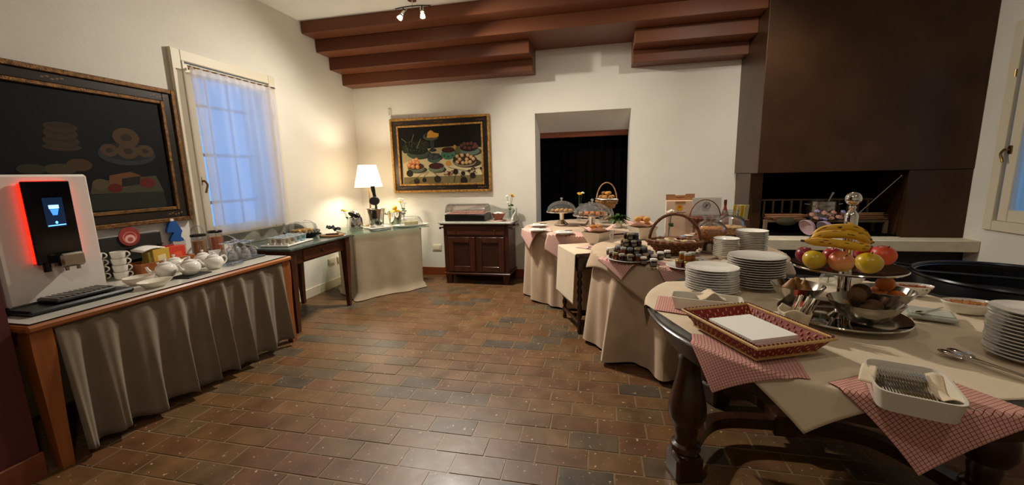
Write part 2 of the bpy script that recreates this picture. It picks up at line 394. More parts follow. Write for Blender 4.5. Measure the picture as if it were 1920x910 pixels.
# ------------------------------------------------------------------ floor: one terracotta tile, one object
def tile_material():
    m = bpy.data.materials.new('terracotta'); m.use_nodes = True; N = m.node_tree.nodes; L = m.node_tree.links; b = N['Principled BSDF']
    oi = N.new('ShaderNodeObjectInfo'); ge = N.new('ShaderNodeNewGeometry'); tc = N.new('ShaderNodeTexCoord')
    ad = N.new('ShaderNodeMath'); ad.operation = 'ADD'; L.new(oi.outputs['Random'], ad.inputs[0]); L.new(ge.outputs['Random Per Island'], ad.inputs[1])
    fr = N.new('ShaderNodeMath'); fr.operation = 'FRACT'; L.new(ad.outputs[0], fr.inputs[0])
    cr = N.new('ShaderNodeValToRGB'); cr.color_ramp.interpolation = 'CONSTANT'; e = cr.color_ramp.elements
    cols = ['#644729', '#604226', '#694b2c', '#574530', '#64432a', '#604026', '#4d4133', '#684729', '#60482d', '#694c2e']
    e[0].color = (*hx(cols[0]), 1); e[1].position = .1; e[1].color = (*hx(cols[1]), 1)
    for i in range(2, 10): q = e.new(i*.1); q.color = (*hx(cols[i]), 1)
    L.new(fr.outputs[0], cr.inputs[0])
    n = N.new('ShaderNodeTexNoise'); n.inputs['Scale'].default_value = 7; n.inputs['Detail'].default_value = 8; L.new(ge.outputs['Position'], n.inputs[0])
    mx = N.new('ShaderNodeMix'); mx.data_type = 'RGBA'; mx.blend_type = 'OVERLAY'; mx.inputs[0].default_value = .65; L.new(cr.outputs[0], mx.inputs[6]); L.new(n.outputs[0], mx.inputs[7])
    n2 = N.new('ShaderNodeTexNoise'); n2.inputs['Scale'].default_value = 42; n2.inputs['Detail'].default_value = 2; L.new(ge.outputs['Position'], n2.inputs[0])
    mr = N.new('ShaderNodeMapRange'); mr.inputs[1].default_value = .675; mr.inputs[2].default_value = .715; L.new(n2.outputs[0], mr.inputs[0])
    m2 = N.new('ShaderNodeMix'); m2.data_type = 'RGBA'; m2.inputs[7].default_value = (*hx('#b39a78'), 1); L.new(mr.outputs[0], m2.inputs[0]); L.new(mx.outputs[2], m2.inputs[6])
    L.new(m2.outputs[2], b.inputs['Base Color'])
    rr = N.new('ShaderNodeMapRange'); rr.inputs[3].default_value = .30; rr.inputs[4].default_value = .52; L.new(n.outputs[0], rr.inputs[0]); L.new(rr.outputs[0], b.inputs['Roughness'])
    bp = N.new('ShaderNodeBump'); bp.inputs['Strength'].default_value = .30; bp.inputs['Distance'].default_value = .006; L.new(n.outputs[0], bp.inputs['Height']); L.new(bp.outputs[0], b.inputs['Normal'])
    b.inputs['Specular IOR Level'].default_value = .45
    return m
terra = tile_material()
mortar = M('mortar', '#776044', .42, var=.2, vs=14)
fl = struct(MB().box((0, (YF+6.2)/2, -.0525), (XR-XL+.5, 6.2-YF+.3, .1)), 'floor', mortar)
TW, TD, GAP = .2585, .1425, .004
def tile_mesh():
    mb = MB(); x, y, b = (TW-GAP)/2, (TD-GAP)/2, .0035
    mb.add([(-x, -y, -.006), (x, -y, -.006), (x, y, -.006), (-x, y, -.006), (-x+b, -y+b, 0), (x-b, -y+b, 0), (x-b, y-b, 0), (-x+b, y-b, 0)],
           [(4, 5, 6, 7), (0, 1, 5, 4), (1, 2, 6, 5), (2, 3, 7, 6), (3, 0, 4, 7)])
    return mb
tme = tile_mesh().mesh('tile', terra, False)
spots = []
r0 = 0
y = -.3
while y < 5.95:
    off = (r0 % 2)*TW*.5+rnd(-.03, .03)
    x = XL+off
    while x < XR:
        ctr = (x, y)
        if not (x < -2.65 and y < 1.3):
            p = proj((x, y, 0)) if y > .2 else (0, 9999, 1)
            big = math.hypot(x-1.0, y-1.98) < .55 or math.hypot(x-.66, y-3.39) < .66 or math.hypot(x+.1, y-4.77) < .68 or (-2.0 < x < -1.1 and y > 4.95) or x > 1.4 or (x < -2.7) or (x < -2.2 and y-4.2 > (x+2.9)*1.0)
            vis = p[2] > .2 and -20 < p[0] < 1940 and 300 < p[1] < 935 and not big
            spots.append((0 if vis else 1, y, x))
        x += TW
    y += TD; r0 += 1
spots.sort(key=lambda s: (s[0], s[1]))
stuff = MB()
for i, (h, y, x) in enumerate(spots):
    if h == 0 and i < 300:
        o = bpy.data.objects.new('tile', tme); col.objects.link(o); o.parent = fl; o.location = (x, y, rnd(-.0012, .0008)); o.rotation_euler = (rnd(-.004, .004), rnd(-.004, .004), rnd(-.008, .008))
    else:
        stuff.at((x, y, rnd(-.0012, .0006)), rnd(-.006, .006)); t = tile_mesh(); stuff.add(t.v, t.f)
o = place('tile_field', stuff.mesh('tile_field', terra, False), fl); o['kind'] = 'stuff'

# ------------------------------------------------------------------ walls
def wall_with_hole(name, mat, axis, pos, th, a0, a1, z1, hole):
    """axis 'x': wall in plane x=pos spanning y a0..a1; hole=(h0,h1,zb,zt)"""
    mb = MB()
    def bx(u0, u1, zz0, zz1):
        if u1-u0 < 1e-4 or zz1-zz0 < 1e-4: return
        if axis == 'x': mb.box((pos+th/2, (u0+u1)/2, (zz0+zz1)/2), (abs(th), u1-u0, zz1-zz0))
        else: mb.box(((u0+u1)/2, pos+th/2, (zz0+zz1)/2), (u1-u0, abs(th), zz1-zz0))
    h0, h1, zb, zt = hole
    bx(a0, h0, -.1, z1); bx(h1, a1, -.1, z1); bx(h0, h1, -.1, zb); bx(h0, h1, zt, z1)
    return struct(mb, name, mat)
W1 = (2.885, 3.80, .90, 2.385)     # left window opening: y0,y1,z0,z1
W2 = (3.75, 4.32, .90, 2.45)       # right window opening
A0, A1, AZ, AD = -.83, .356, 2.158, .45
wall_with_hole('wall_left', plaster, 'x', XL, -.34, YF, YB+.7, ZC+.1, W1)
wall_with_hole('wall_right', plaster, 'x', XR, .34, YF, YB+.7, ZC+.1, W2)
wall_with_hole('wall_back', plaster, 'y', YB, AD, XL, XR, ZC+.1, (A0, A1, -.1, AZ))
struct(MB().box((0, YF-.1, ZC/2), (XR-XL+.6, .2, ZC+.2)), 'wall_front', plaster)
struct(MB().box((0, (YF+YB)/2, ZC+.05), (XR-XL+.7, YB-YF+1.2, .1)), 'ceiling', ceil_m)
# sloping soffit of the alcove, wooden lintel and the black curtain that closes it
mb = MB(); mb.prism([(0, 0), (AD, -.205), (AD, 0)], A0, A1)
mb.v = [(z, YB+x, AZ+y) for (x, y, z) in mb.v]
struct(mb, 'wall_alcove', plaster)
struct(MB().box(((A0+A1)/2, YB+AD+.06, 1.955-.035+.15), (A1-A0+.1, .10, .37)), 'trim_1', redwood)
struct(MB().box(((A0+A1)/2, YB+AD+.35, 1.1), (A1-A0+.3, .1, 2.4)), 'wall_alcove_back', blackm)
mb = MB(); mb.grid(lambda u, v: (A0-.05+u*(A1-A0+.1), YB+AD+.15+.016*math.sin(u*62)+.008*math.sin(u*151+2), .01+v*1.93), 150, 3)
o = single(mb, 'door_curtain', M('black_velvet', '#070606', .95, spec=.05), 'black pleated curtain closing the alcove under the wooden lintel', 'curtain'); thick(o, .003)
# wall pier that the coffee sideboard butts against
struct(MB().box(((XL-2.65)/2, (YF+1.255)/2, ZC/2), (abs(XL+2.65), 1.255-YF, ZC)), 'wall_pier', M('maroon_paint', '#4f1d1c', .6, bump=.05, bs=30))
struct(MB().box((-2.642, (YF+1.262)/2, .06), (.018, 1.262-YF, .13), .004), 'baseboard_pier', wood('pier_base_wood', '#7a3f22', '#66331b', .4, 6, 'y'))
struct(MB().box((XL+.008, 3.3, .055), (.016, 4.0, .11), .003), 'baseboard_left', cream)
struct(MB().box(((XL+A0)/2, YB-.008, .055), (A0-XL, .016, .11), .003), 'baseboard_back', redwood)
struct(MB().box(((1.555+A1)/2, YB-.008, .055), (1.555-A1, .016, .11), .003), 'baseboard_right', redwood)

# ------------------------------------------------------------------ stepped ceiling beams
SY = [4.412, 4.642, 4.877, 5.120, YB]; SZ = [ZC, 3.056, 2.911, 2.761, 2.622]
NL, NR, HX = -.81, .345, 1.555
k = 1
def beam(x0, x1, y0, z0, z1):
    global k
    k += 1
    struct(MB().box(((x0+x1)/2, (y0+YB)/2, (z0+z1)/2), (x1-x0, YB-y0, z1-z0), .004), 'trim_%d' % k, beam_m)
beam(XL+.004, XR, SY[0], SZ[1], SZ[0]); beam(XL+.004, HX, SY[1], SZ[2], SZ[1])
for i in (2, 3):
    beam(XL+.004, NL, SY[i], SZ[i+1], SZ[i]); beam(NR, HX, SY[i], SZ[i+1], SZ[i])

# ------------------------------------------------------------------ fireplace in the corner
fp = thing('fireplace', 'tall brown metal fireplace hood over a dark open hearth', 'fireplace', (0, 0, 0))
HY = 4.606; HZ = 1.348
mb = MB(); mb.box(((HX+XR)/2, (HY+YB)/2, (HZ+ZC)/2), (XR-HX, YB-HY, ZC-HZ), .004); part(mb, 'hood', hood_m, fp)
mb = MB(); mb.box(((2.86+XR)/2, (HY+.006+YB)/2, (.70+HZ-.003)/2), (XR-2.86, YB-HY-.006, HZ-.003-.70), .003); part(mb, 'pier', hood_m, fp)
mb = MB(); mb.box(((1.575+1.70)/2, (4.86+YB)/2, (.70+HZ-.003)/2), (.125, YB-4.86, HZ-.703), .003); part(mb, 'pier', hood_m, fp)
mb = MB(); mb.box(((1.70+2.86)/2, YB-.03, 1.02), (1.16, .06, .65)); part(mb, 'firebox', soot, fp)
mb = MB(); mb.box(((1.70+2.86)/2, 5.0, .707), (1.16, .66, .012)); part(mb, 'hearth_plate', soot, fp)
mb = MB(); mb.box(((1.50+XR)/2, (4.42+YB)/2, .648), (XR-1.50-.002, YB-4.42, .104), .006); part(mb, 'hearth_slab', slab_m, fp, 'pale stone slab')
mb = MB(); mb.box(((1.60+XR)/2, (4.58+YB)/2, .298), (XR-1.60-.002, YB-4.58, .596)); part(mb, 'base', M('hearth_base', '#1b1512', .8), fp)

# ------------------------------------------------------------------ windows
def window(name, x, s, W, handle_y, handle_z, mull=True):
    """s=+1: room lies on +x side of the wall plane (left wall)"""
    y0, y1, z0, z1 = W; w = thing(name, None, None, (0, 0, 0)); w['kind'] = 'structure'
    mb = MB(); c = .085
    for (a, b, p, q) in ((y0-c, y0, z0-c, z1+c), (y1, y1+c, z0-c, z1+c), (y0, y1, z1, z1+c), (y0, y1, z0-c, z0)):
        mb.box((x+s*.012, (a+b)/2, (p+q)/2), (.03, b-a, q-p), .004)
    part(mb, 'window_frame', cream, w)
    mb = MB(); mb.box((x+s*.022, y0-c+.012, (z0+z1)/2), (.03, .03, z1-z0+2*c), .005); mb.box((x+s*.022, y0+.01, (z0+z1)/2), (.026, .024, z1-z0), .005); part(mb, 'moulding', cream, w)
    f = .10; mb = MB()
    for (a, b, p, q) in ((y0+.012, y0+f, z0, z1-.01), (y1-f, y1-.012, z0, z1-.01), (y0+f, y1-f, z1-f, z1-.01), (y0+f, y1-f, z0, z0+f)):
        mb.box((x-s*.02, (a+b)/2, (p+q)/2), (.05, b-a, q-p), .006)
    sash = part(mb, 'sash', cream, w)
    mb = MB(); mb.box((x-s*.03, (y0+y1)/2, (z0+z1)/2), (.004, y1-y0-2*f+.01, z1-z0-2*f+.01)); part(mb, 'pane', glass, w)
    mb = MB()
    hz = handle_z; mb.box((x+s*.012, handle_y, hz), (.014, .03, .07), .005); mb.tube([(x+s*.02, handle_y, hz), (x+s*.05, handle_y, hz+.002)], .009, 8)
    mb.tube(bez([(x+s*.05, handle_y, hz+.005), (x+s*.055, handle_y+.02, hz-.03), (x+s*.05, handle_y+.01, hz-.075), (x+s*.05, handle_y, hz-.10)], 12), [.009]*13, 8)
    part(mb, 'handle', brass, w, 'brass lever handle')
    mb = MB(); mb.cyl((x+s*.03, y1+.006, z1-.36), .008, .06, 8); part(mb, 'hinge', brass, w)
    return w
window('window_1', XL, 1, W1, 2.915, 1.405)
window('window_2', XR, -1, W2, 4.285, 1.50)
# iron grille outside the left window
g = thing('window_grille', 'dark iron grille outside the curtained window', 'grille', (XL-.27, 0, 0))
for z in (1.2, 1.65, 2.1):
    part(MB().box((0, (W1[0]+W1[1])/2, z), (.012, W1[1]-W1[0]+.02, .03)), 'bar', M('iron_paint', '#7d8490', .6), g)
for i in range(1, 4):
    y = W1[0]+(W1[1]-W1[0])*i/4; part(MB().cyl((0, y, W1[2]-.01), .008, W1[3]-W1[2]+.02, 8), 'bar', MATS['iron_paint'], g)
# sheer curtain
sheer = translucent('sheer_voile', '#f2f0f4', .78, .22)
cu = thing('sheer_curtain', 'white sheer curtain gathered on a rod over the window', 'curtain', (XL+.085, 3.375, 0))
mb = MB()
def cf(u, v):
    y = -.478+u*.905; z = 2.345-v*1.405; k2 = min(1, v*6)
    f = .010*math.sin(u*70)*(1-.75*k2)+(.012+.012*v)*math.sin(u*23+1.2*math.sin(v*2.2+u*4))*k2+.008*math.sin(u*47+2)*k2*(1-v*.5)
    return (f, y+.012*math.sin(v*3+u*9)*v, z)
mb.grid(cf, 150, 24); part(mb, 'voile', sheer, cu)
mb = MB(); mb.tube([(0, -.49, 2.335), (0, .435, 2.335)], .006, 8); part(mb, 'rod', brass, cu)
for s in (-1, 1): part(MB().box((-.035, s*.425, 2.335), (.07, .014, .022), .003), 'bracket', brass, cu)

# wall sockets
def plate(loc, rz, label):
    t = thing('wall_socket', label, 'wall socket', loc, rz); part(MB().box((0, 0, 0), (.13, .012, .085), .004), 'cover', cream, t)
    part(MB().box((0, -.008, 0), (.09, .006, .05), .002), 'insert', china2, t)
p = VX(621, 490, XL); plate((XL+.007, p.y, p.z), PI/2, 'cream blank socket plate low on the wall behind the marble topped table')
p = VX(634, 486, XL); plate((XL+.007, p.y+.04, p.z), PI/2, 'cream socket plate low on the wall nearer the draped corner table')
p = VY(821, 464, YB); plate((p.x-.01, YB-.007, p.z), 0, 'white socket plate low on the wall beside the washstand cabinet')
p = VY(731, 212, YB); t = thing('wall_hook', 'small white plaster hook high beside the gilt framed picture', 'hook', (p.x, YB-.006, p.z))
part(MB().box((0, 0, 0), (.05, .012, .11), .005), 'plate', plaster, t); part(MB().tube([(0, -.005, -.02), (0, -.03, -.03), (0, -.035, 0)], .006, 6), 'prong', plaster, t)

# ------------------------------------------------------------------ ceiling spot rail
def rail(loc, rz, aims, label):
    t = thing('spotlight_rail', label, 'ceiling light', loc, rz)
    part(MB().cyl((0, 0, -.03), .045, .03, 20), 'ceiling_rose', chrome, t); part(MB().cyl((0, 0, -.085), .008, .06, 10), 'stem', chrome, t)
    part(MB().tube(bez([(-.19, .01, -.088), (-.07, -.012, -.085), (.07, -.012, -.085), (.19, .01, -.088)], 18), .008, 8, flat=.6), 'bar', M('gun_metal', '#3a3836', .3, metal=1), t)
    for (x, d) in aims:
        d = Vector(d).normalized(); q = d.to_track_quat('Z', 'Y').to_matrix().to_4x4(); a = Vector((x, 0, -.135))
        part(MB().tube([(x, 0, -.088), (x, 0, -.135)], .007, 8), 'bracket', MATS['gun_metal'], t)
        mb = MB().mat(Matrix.Translation(a) @ q); mb.lathe([(0, -.055), (.018, -.055), (.02, 0), (.02, .035), (.018, .035)], 16); h = part(mb, 'lamp_holder', chrome, t)
        mb = MB().mat(Matrix.Translation(a) @ q); mb.lathe([(.012, .03), (.020, .045), (.027, .065), (.030, .083), (.027, .083)], 18); part(mb, 'reflector', thin_glass('lamp_glass', (.95, .93, .88), .1), h)
        mb = MB().mat(Matrix.Translation(a) @ q); mb.ball((0, 0, .066), .019, 12, 8); part(mb, 'bulb', M('halogen', '#ffffff', .5, emit='#fff0d0', es=40.), h)
rail((-1.885, 4.17, ZC), .04, [(-.10, (-.35, -.5, -.8)), (.10, (.25, -.55, -.8))], 'chrome ceiling rail with two lit spotlights before the brown beams')
rail((1.40, 3.66, ZC), .04, [(-.10, (-.2, .55, -.8)), (.10, (-.1, -.55, -.8))], 'chrome ceiling rail with two lit spotlights before the fireplace hood')
rail((.35, .27, ZC), .08, [(-.10, (-.3, .6, -.8)), (.10, (.3, .6, -.8))], 'unseen chrome ceiling rail with two lit spotlights added as fill behind the camera')

# ================================================================== framed pictures
def picture(name, label, loc, rz, w, h, shapes, bgc, gm, extra=None):
    """local x along the wall, z up, front towards -y; (0,0,0) = centre on the wall"""
    t = thing(name, label, 'painting', loc, rz)
    def ring(x, z, t_, d0, d1, nm, mat, b=.004):
        mb = MB()
        for s in (-1, 1):
            mb.box((s*(x-t_/2), -(d0+d1)/2, 0), (t_, d1-d0, 2*z), b); mb.box((0, -(d0+d1)/2, s*(z-t_/2)), (2*(x-t_), d1-d0, t_), b)
        return part(mb, nm, mat, t)
    ring(w/2, h/2, .032, .0, .045, 'outer_moulding', gm)
    ring(w/2-.032, h/2-.032, .062, .0, .030, 'frame_panel', ebony)
    fr = ring(w/2-.094, h/2-.094, .026, .0, .040, 'inner_moulding', gm)
    mb = MB().color('#6e5428')
    for s in (-1, 1):
        for q in (-1, 0, 1):
            for j in range(5):
                x = q*(w/2-.10)+(j-2)*.022; mb.oval((x, -.0308, s*(h/2-.063)+.006*math.sin(j*2.1)), .009, .005, 8)
    mb.v = [(a, b, c) for (a, b, c) in mb.v]
    fs = MB().color('#6e5428')   # painted scrolls on the dark frame
    for s in (-1, 1):
        for q in (-1, 0, 1):
            for j in range(5):
                cx, cz = q*(w/2-.13)+(j-2)*.024, s*(h/2-.063)+.007*math.sin(j*2.1); n = 8
                fs.add([(cx+.010*math.cos(2*PI*i/n), -.0306, cz+.006*math.sin(2*PI*i/n)) for i in range(n)], [tuple(range(n))])
    part(fs, 'scrollwork', vcol('frame_scroll', .6), t)['kind'] = 'stuff'
    mb = MB(); iw, ih = w/2-.115, h/2-.115
    mb.color(bgc).box((0, -.012, 0), (2*iw, .02, 2*ih))
    lay = 0
    for s in shapes:
        lay += 1; yy = -.0224-lay*.00006; mb.color(s[0])
        if s[1] == 'o':
            cx, cz, rx, rz_ = s[2:6]; n = 20; rot = s[6] if len(s) > 6 else 0
            vs = []
            for i in range(n):
                a = 2*PI*i/n; X, Z = rx*math.cos(a), rz_*math.sin(a); vs.append((cx+X*math.cos(rot)-Z*math.sin(rot), yy, cz+X*math.sin(rot)+Z*math.cos(rot)))
            mb.add(vs, [tuple(range(n))])
        elif s[1] == 'p': mb.add([(x, yy, z) for x, z in s[2]], [tuple(range(len(s[2])))])
        elif s[1] == 'l':
            P = s[2]; wd = s[3]
            for (x0, z0), (x1, z1) in zip(P, P[1:]):
                d = Vector((x1-x0, z1-z0)).normalized(); nx, nz = -d.y*wd, d.x*wd
                mb.add([(x0+nx, yy, z0+nz), (x1+nx, yy, z1+nz), (x1-nx, yy, z1-nz), (x0-nx, yy, z0-nz)], [(0, 1, 2, 3)])
    o = place('canvas', mb.mesh('canvas', vcol('oil_paint', .62, spec=.15), False), t)
    return t
# back wall: fruit still life. pixels of a 6.07x crop at (735,215) -> picture coordinates
PC = (-2.135, 1.681); PW, PH = 1.42, 1.005
def b2(x, y):
    p = VY(735+x/6.07, 215+y/6.07, YB-.03); return (p.x-PC[0], p.z-PC[1])
def ob(c, x, y, rx, ry, rot=0):
    p = b2(x, y); k = .00126; return (c, 'o', p[0], p[1], rx*k, ry*k, rot)
S = []
S.append(('#a0926a', 'p', [b2(128, 800), b2(1050, 785), b2(1030, 370), b2(700, 360), b2(420, 385), b2(110, 415)]))
S.append(('#c3b68e', 'p', [b2(135, 715), b2(1045, 680), b2(1035, 590), b2(600, 470), b2(300, 480), b2(125, 560)]))
S.append(('#6f6241', 'p', [b2(135, 810), b2(1050, 800), b2(1045, 685), b2(135, 718)]))
for (x, y, rx, ry) in ((290, 430, 130, 70), (470, 470, 80, 45), (640, 430, 80, 60), (880, 400, 110, 55), (270, 610, 105, 45), (500, 605, 90, 45), (840, 530, 140, 60)):
    S.append(ob('#3b3423', x+25, y+22, rx*1.05, ry*.8))
S.append(ob('#3a4a3c', 290, 445, 128, 55)); S.append(ob('#1c1f16', 290, 410, 122, 45)); S.append(ob('#14160f', 250, 360, 130, 70)); S.append(ob('#23271a', 345, 350, 80, 50)); S.append(ob('#20241a', 150, 390, 40, 50))
for i in range(46): S.append(ob('#4d5238', 120+rnd(0, 270), 310+rnd(0, 110), 5, 5))
for (x0, y0, x1, y1) in ((105, 275, 165, 320), (245, 225, 220, 310), (325, 275, 280, 390)): S.append(('#7d745c', 'l', [b2(x0, y0), b2(x1, y1)], .004))
S.append(ob('#2b3438', 455, 330, 22, 90)); S.append(ob('#24292a', 465, 405, 42, 18)); S.append(ob('#4b4f42', 440, 250, 90, 42)); S.append(ob('#2a2a22', 445, 238, 80, 28)); S.append(('#b98a2e', 'p', [b2(395, 265), b2(405, 200), b2(440, 175), b2(480, 205), b2(530, 215), b2(530, 245), b2(495, 262)]))
S.append(ob('#41564c', 478, 510, 76, 38)); S.append(ob('#25292a', 472, 478, 76, 36))
for i in range(12): S.append(ob('#3b4044', 410+rnd(0, 120), 455+rnd(0, 50), 15, 13))
S.append(ob('#3f6a52', 640, 450, 82, 58)); S.append(ob('#3d1c17', 640, 402, 76, 30)); S.append(ob('#1f3d30', 640, 480, 12, 9)); S.append(ob('#1f3d30', 595, 470, 11, 8)); S.append(ob('#1f3d30', 690, 465, 11, 8))
S.append(ob('#56675a', 885, 415, 110, 45)); S.append(ob('#241410', 875, 370, 105, 45))
for (x, y) in ((790, 350), (830, 375), (880, 380), (930, 370), (820, 330), (860, 330), (900, 325), (945, 335), (965, 360)): S.append(ob('#54332a', x, y, 19, 17))
S.append(ob('#b07f4a', 715, 370, 18, 24)); S.append(ob('#54552f', 750, 410, 30, 45))
S.append(ob('#2b2016', 830, 525, 138, 70)); S.append(ob('#7d7256', 830, 535, 128, 56)); S.append(ob('#3a2417', 830, 518, 128, 54))
for (x, y) in ((740, 475), (797, 463), (862, 460), (900, 480), (770, 508), (850, 508), (925, 502), (743, 540), (806, 548), (848, 545), (888, 538)): S.append(ob('#a8845c', x, y, 20, 19)); S.append(ob('#c6a67a', x-4, y-5, 10, 9))
S.append(ob('#5c6656', 275, 615, 100, 45)); S.append(ob('#4c2a1c', 270, 590, 98, 36))
for (x, y) in ((195, 580), (238, 592), (290, 595), (212, 542), (250, 545), (292, 547), (278, 515)): S.append(ob('#b4713f', x, y, 24, 24)); S.append(ob('#d0a070', x-5, y-6, 13, 12))
S.append(ob('#66705c', 505, 615, 92, 42)); S.append(ob('#3b1b18', 505, 585, 88, 34))
S.append(ob('#c1843a', 642, 553, 32, 26))
for (x, y, r) in ((205, 670, 40), (283, 760, 34), (370, 745, 26), (520, 735, 40), (725, 650, 30), (810, 668, 24), (820, 748, 40), (920, 690, 32), (1015, 612, 14)): S.append(ob('#221c14', x, y, r, r*.95))
for P in ([(200, 775), (260, 740), (330, 680), (420, 650)], [(380, 740), (370, 700), (420, 660)], [(520, 700), (480, 660), (560, 640)], [(640, 600), (730, 620), (850, 640), (1040, 590)], [(730, 640), (705, 770)], [(760, 660), (800, 710), (830, 760)], [(870, 640), (900, 700), (885, 760)], [(930, 620), (970, 670)]):
    S.append(('#35230f', 'l', [b2(*q) for q in P], .003))
for i in range(16): S.append(ob('#5a2318', 580+rnd(0, 120), 640+rnd(0, 50), 12, 5, rnd(-.8, .8)))
for i in range(10): S.append(ob('#33180f', 850+rnd(0, 180), 600+rnd(0, 60), 14, 6, rnd(-.8, .8)))
picture('still_life_painting', 'gilt framed still life of fruit bowls on a pale tablecloth', (PC[0], YB-.002, PC[1]), 0, PW, PH, S, '#100d0a', gold)
# left wall: dark still life of ring cakes. pixels of a 2.5275x crop at (0,80)
QC = (2.02, 1.608); QW, QH = 1.51, 1.035
def b1(x, y):
    p = VX(x/2.5275, 80+y/2.5275, XL+.03); return (p.y-QC[0], p.z-QC[1])
def oc(c, x, y, rx, ry, rot=0):
    p, q, r = b1(x, y), b1(x+rx, y), b1(x, y+ry); return (c, 'o', p[0], p[1], abs(q[0]-p[0]), abs(r[1]-p[1]), rot)
S = []
for (x, y, rx, ry) in ((300, 495, 90, 18), (295, 465, 85, 28), (290, 430, 80, 30), (290, 400, 80, 24)): S += [oc('#33271b', x, y, rx, ry), oc('#2b2117', x, y-6, rx*.8, ry*.5)]
S += [oc('#262a2c', 610, 530, 128, 52), oc('#1c1c1c', 610, 520, 112, 40)]
for (x, y, r) in ((520, 510, 42), (610, 515, 50), (690, 515, 40), (600, 450, 62)): S += [oc('#43321f', x, y, r, r*.72), oc('#2a1e13', x, y, r*.42, r*.28)]
S += [oc('#39301f', 290, 600, 80, 26), oc('#3d2c1c', 380, 580, 60, 30), oc('#2c2a20', 150, 600, 70, 25)]
S.append(('#3b3829', 'p', [b1(430, 720), b1(780, 705), b1(740, 630), b1(440, 660)])); S.append(('#20251f', 'p', [b1(430, 800), b1(795, 780), b1(778, 705), b1(430, 722)]))
S.append(('#5a3a20', 'p', [b1(520, 680), b1(520, 630), b1(620, 612), b1(670, 630), b1(665, 665), b1(590, 690)])); S.append(('#1a1714', 'p', [b1(580, 685), b1(580, 645), b1(668, 632), b1(665, 672)]))
S += [oc('#4f1613', 548, 690, 36, 22), oc('#571915', 702, 664, 36, 24), oc('#49402a', 480, 672, 40, 26)]
picture('dark_still_life', 'large dark still life of ring cakes in a gilt and black frame', (XL+.002, QC[0], QC[1]), PI/2, QW, QH, S, '#080808', goldd)

# ================================================================== coffee sideboard and what stands on it
ZT = .76
sb = thing('coffee_sideboard', 'long honey wood sideboard table with a gathered taupe skirt', 'table', (-2.98, 2.115, 0))
hx0, hy0 = .395, .84
part(MB().box((0, 0, ZT-.024), (2*hx0, 2*hy0, .036), .010), 'tabletop', honeyw_y, sb)
part(MB().box((0, 0, ZT-.003), (2*hx0-.05, 2*hy0-.05, .006), .002), 'white_cover', M('white_glass_top', '#cfcabd', .12, coat=.4), sb, 'white glass cover')
mb = MB()
for s in (-1, 1): mb.box((s*(hx0-.024), 0, ZT-.003), (.003, 2*hy0-.047, .0062)); mb.box((0, s*(hy0-.024), ZT-.003), (2*hx0-.05, .003, .0062))
part(mb, 'dark_edge', black, sb)
mb = MB(); mb.box((hx0-.055, 0, ZT-.085), (.02, 2*hy0-.16, .09)); mb.box((-hx0+.055, 0, ZT-.085), (.02, 2*hy0-.16, .09))
for s in (-1, 1): mb.box((0, s*(hy0-.05), ZT-.085), (2*hx0-.16, .02, .09))
part(mb, 'apron', honeyw_y, sb)
for (sx, sy) in ((1, -1), (1, 1), (-1, -1), (-1, 1)):
    mb = MB(); cx, cy = sx*(hx0-.06), sy*(hy0-.055); secs = []
    prof = [(.042, .718, 0), (.043, .60, 0), (.036, .42, .0), (.029, .20, .006), (.026, .06, .012), (.024, .0, .016)]
    vs = []; fs = []
    for (r, z, o_) in prof: vs += [(cx+a*r+sx*o_, cy+b*r+sy*o_*.3, z) for a, b in ((-1, -1), (1, -1), (1, 1), (-1, 1))]
    for i in range(len(prof)-1): fs += [(i*4+j, i*4+(j+1) % 4, (i+1)*4+(j+1) % 4, (i+1)*4+j) for j in range(4)]
    fs += [(0, 1, 2, 3), tuple(range(len(vs)-4, len(vs)))]; mb.add(vs, fs); part(mb, 'leg', honeyw, sb)
mb = MB()
def skirt(u, v):
    y = -.735+u*1.475; a = .008+.034*v
    ph = u*2*PI*8.5+.9*math.sin(u*11)
    x = .372+a*math.sin(ph)+.35*a*math.sin(2.1*ph+1)+.02*v
    return (x, y+.018*v*math.cos(ph)*.8, .712-v*(.665+.012*math.sin(u*31)))
mb.grid(skirt, 260, 16); thick(part(mb, 'skirt', linen_d, sb), .003)

# coffee machine
cm = thing('coffee_machine', 'white bean to cup coffee machine with red lit black touch panel', 'coffee machine', (-2.90, 1.605, ZT+.002))
white_pl = M('white_plastic', '#d8d0c6', .4, spec=.4)
part(MB().box((-.205, 0, .36), (.40, .43, .675), .012), 'body', white_pl, cm)
part(MB().box((-.12, .0, .013), (.58, .47, .026), .010), 'base_tray', M('black_plastic', '#16191b', .35), cm)
part(MB().box((.075, .02, .042), (.15, .27, .02), .006), 'drip_tray', M('drip_plastic', '#2a2c2d', .3), cm)
mb = MB()
for i in range(11): mb.box((.075, -.10+i*.024, .054), (.13, .010, .006))
part(mb, 'grille', steel, cm)
pt = [VX(a, b, -2.865)-Vector((-2.90, 1.605, ZT+.002)) for a, b in ((36, 341), (129, 339), (159, 485), (73, 498))]
y0, y1 = (pt[0].y+pt[3].y)/2, (pt[1].y+pt[2].y)/2; z1, z0 = (pt[0].z+pt[1].z)/2, (pt[2].z+pt[3].z)/2
part(MB().box((.028, (y0+y1)/2, (z0+z1)/2), (.014, y1-y0, z1-z0), .004), 'panel', M('panel_gloss', '#07070a', .12), cm, 'glossy black touch panel')
red = M('red_led', '#ff2a10', .5, emit='#ff1e0c', es=3.2)
for yy in (y0, y1): part(MB().box((.014, yy, (z0+z1)/2), (.010, .008, z1-z0-.02)), 'light_strip', red, cm, 'glowing red light strip')
part(MB().box((.014, (y0+y1)/2, z1), (.010, y1-y0-.02, .005)), 'light_strip', red, cm)
part(MB().box((.012, (y0+y1)/2, (z0+z1)/2), (.022, y1-y0-.03, z1-z0-.03)), 'panel_mount', blackm, cm)
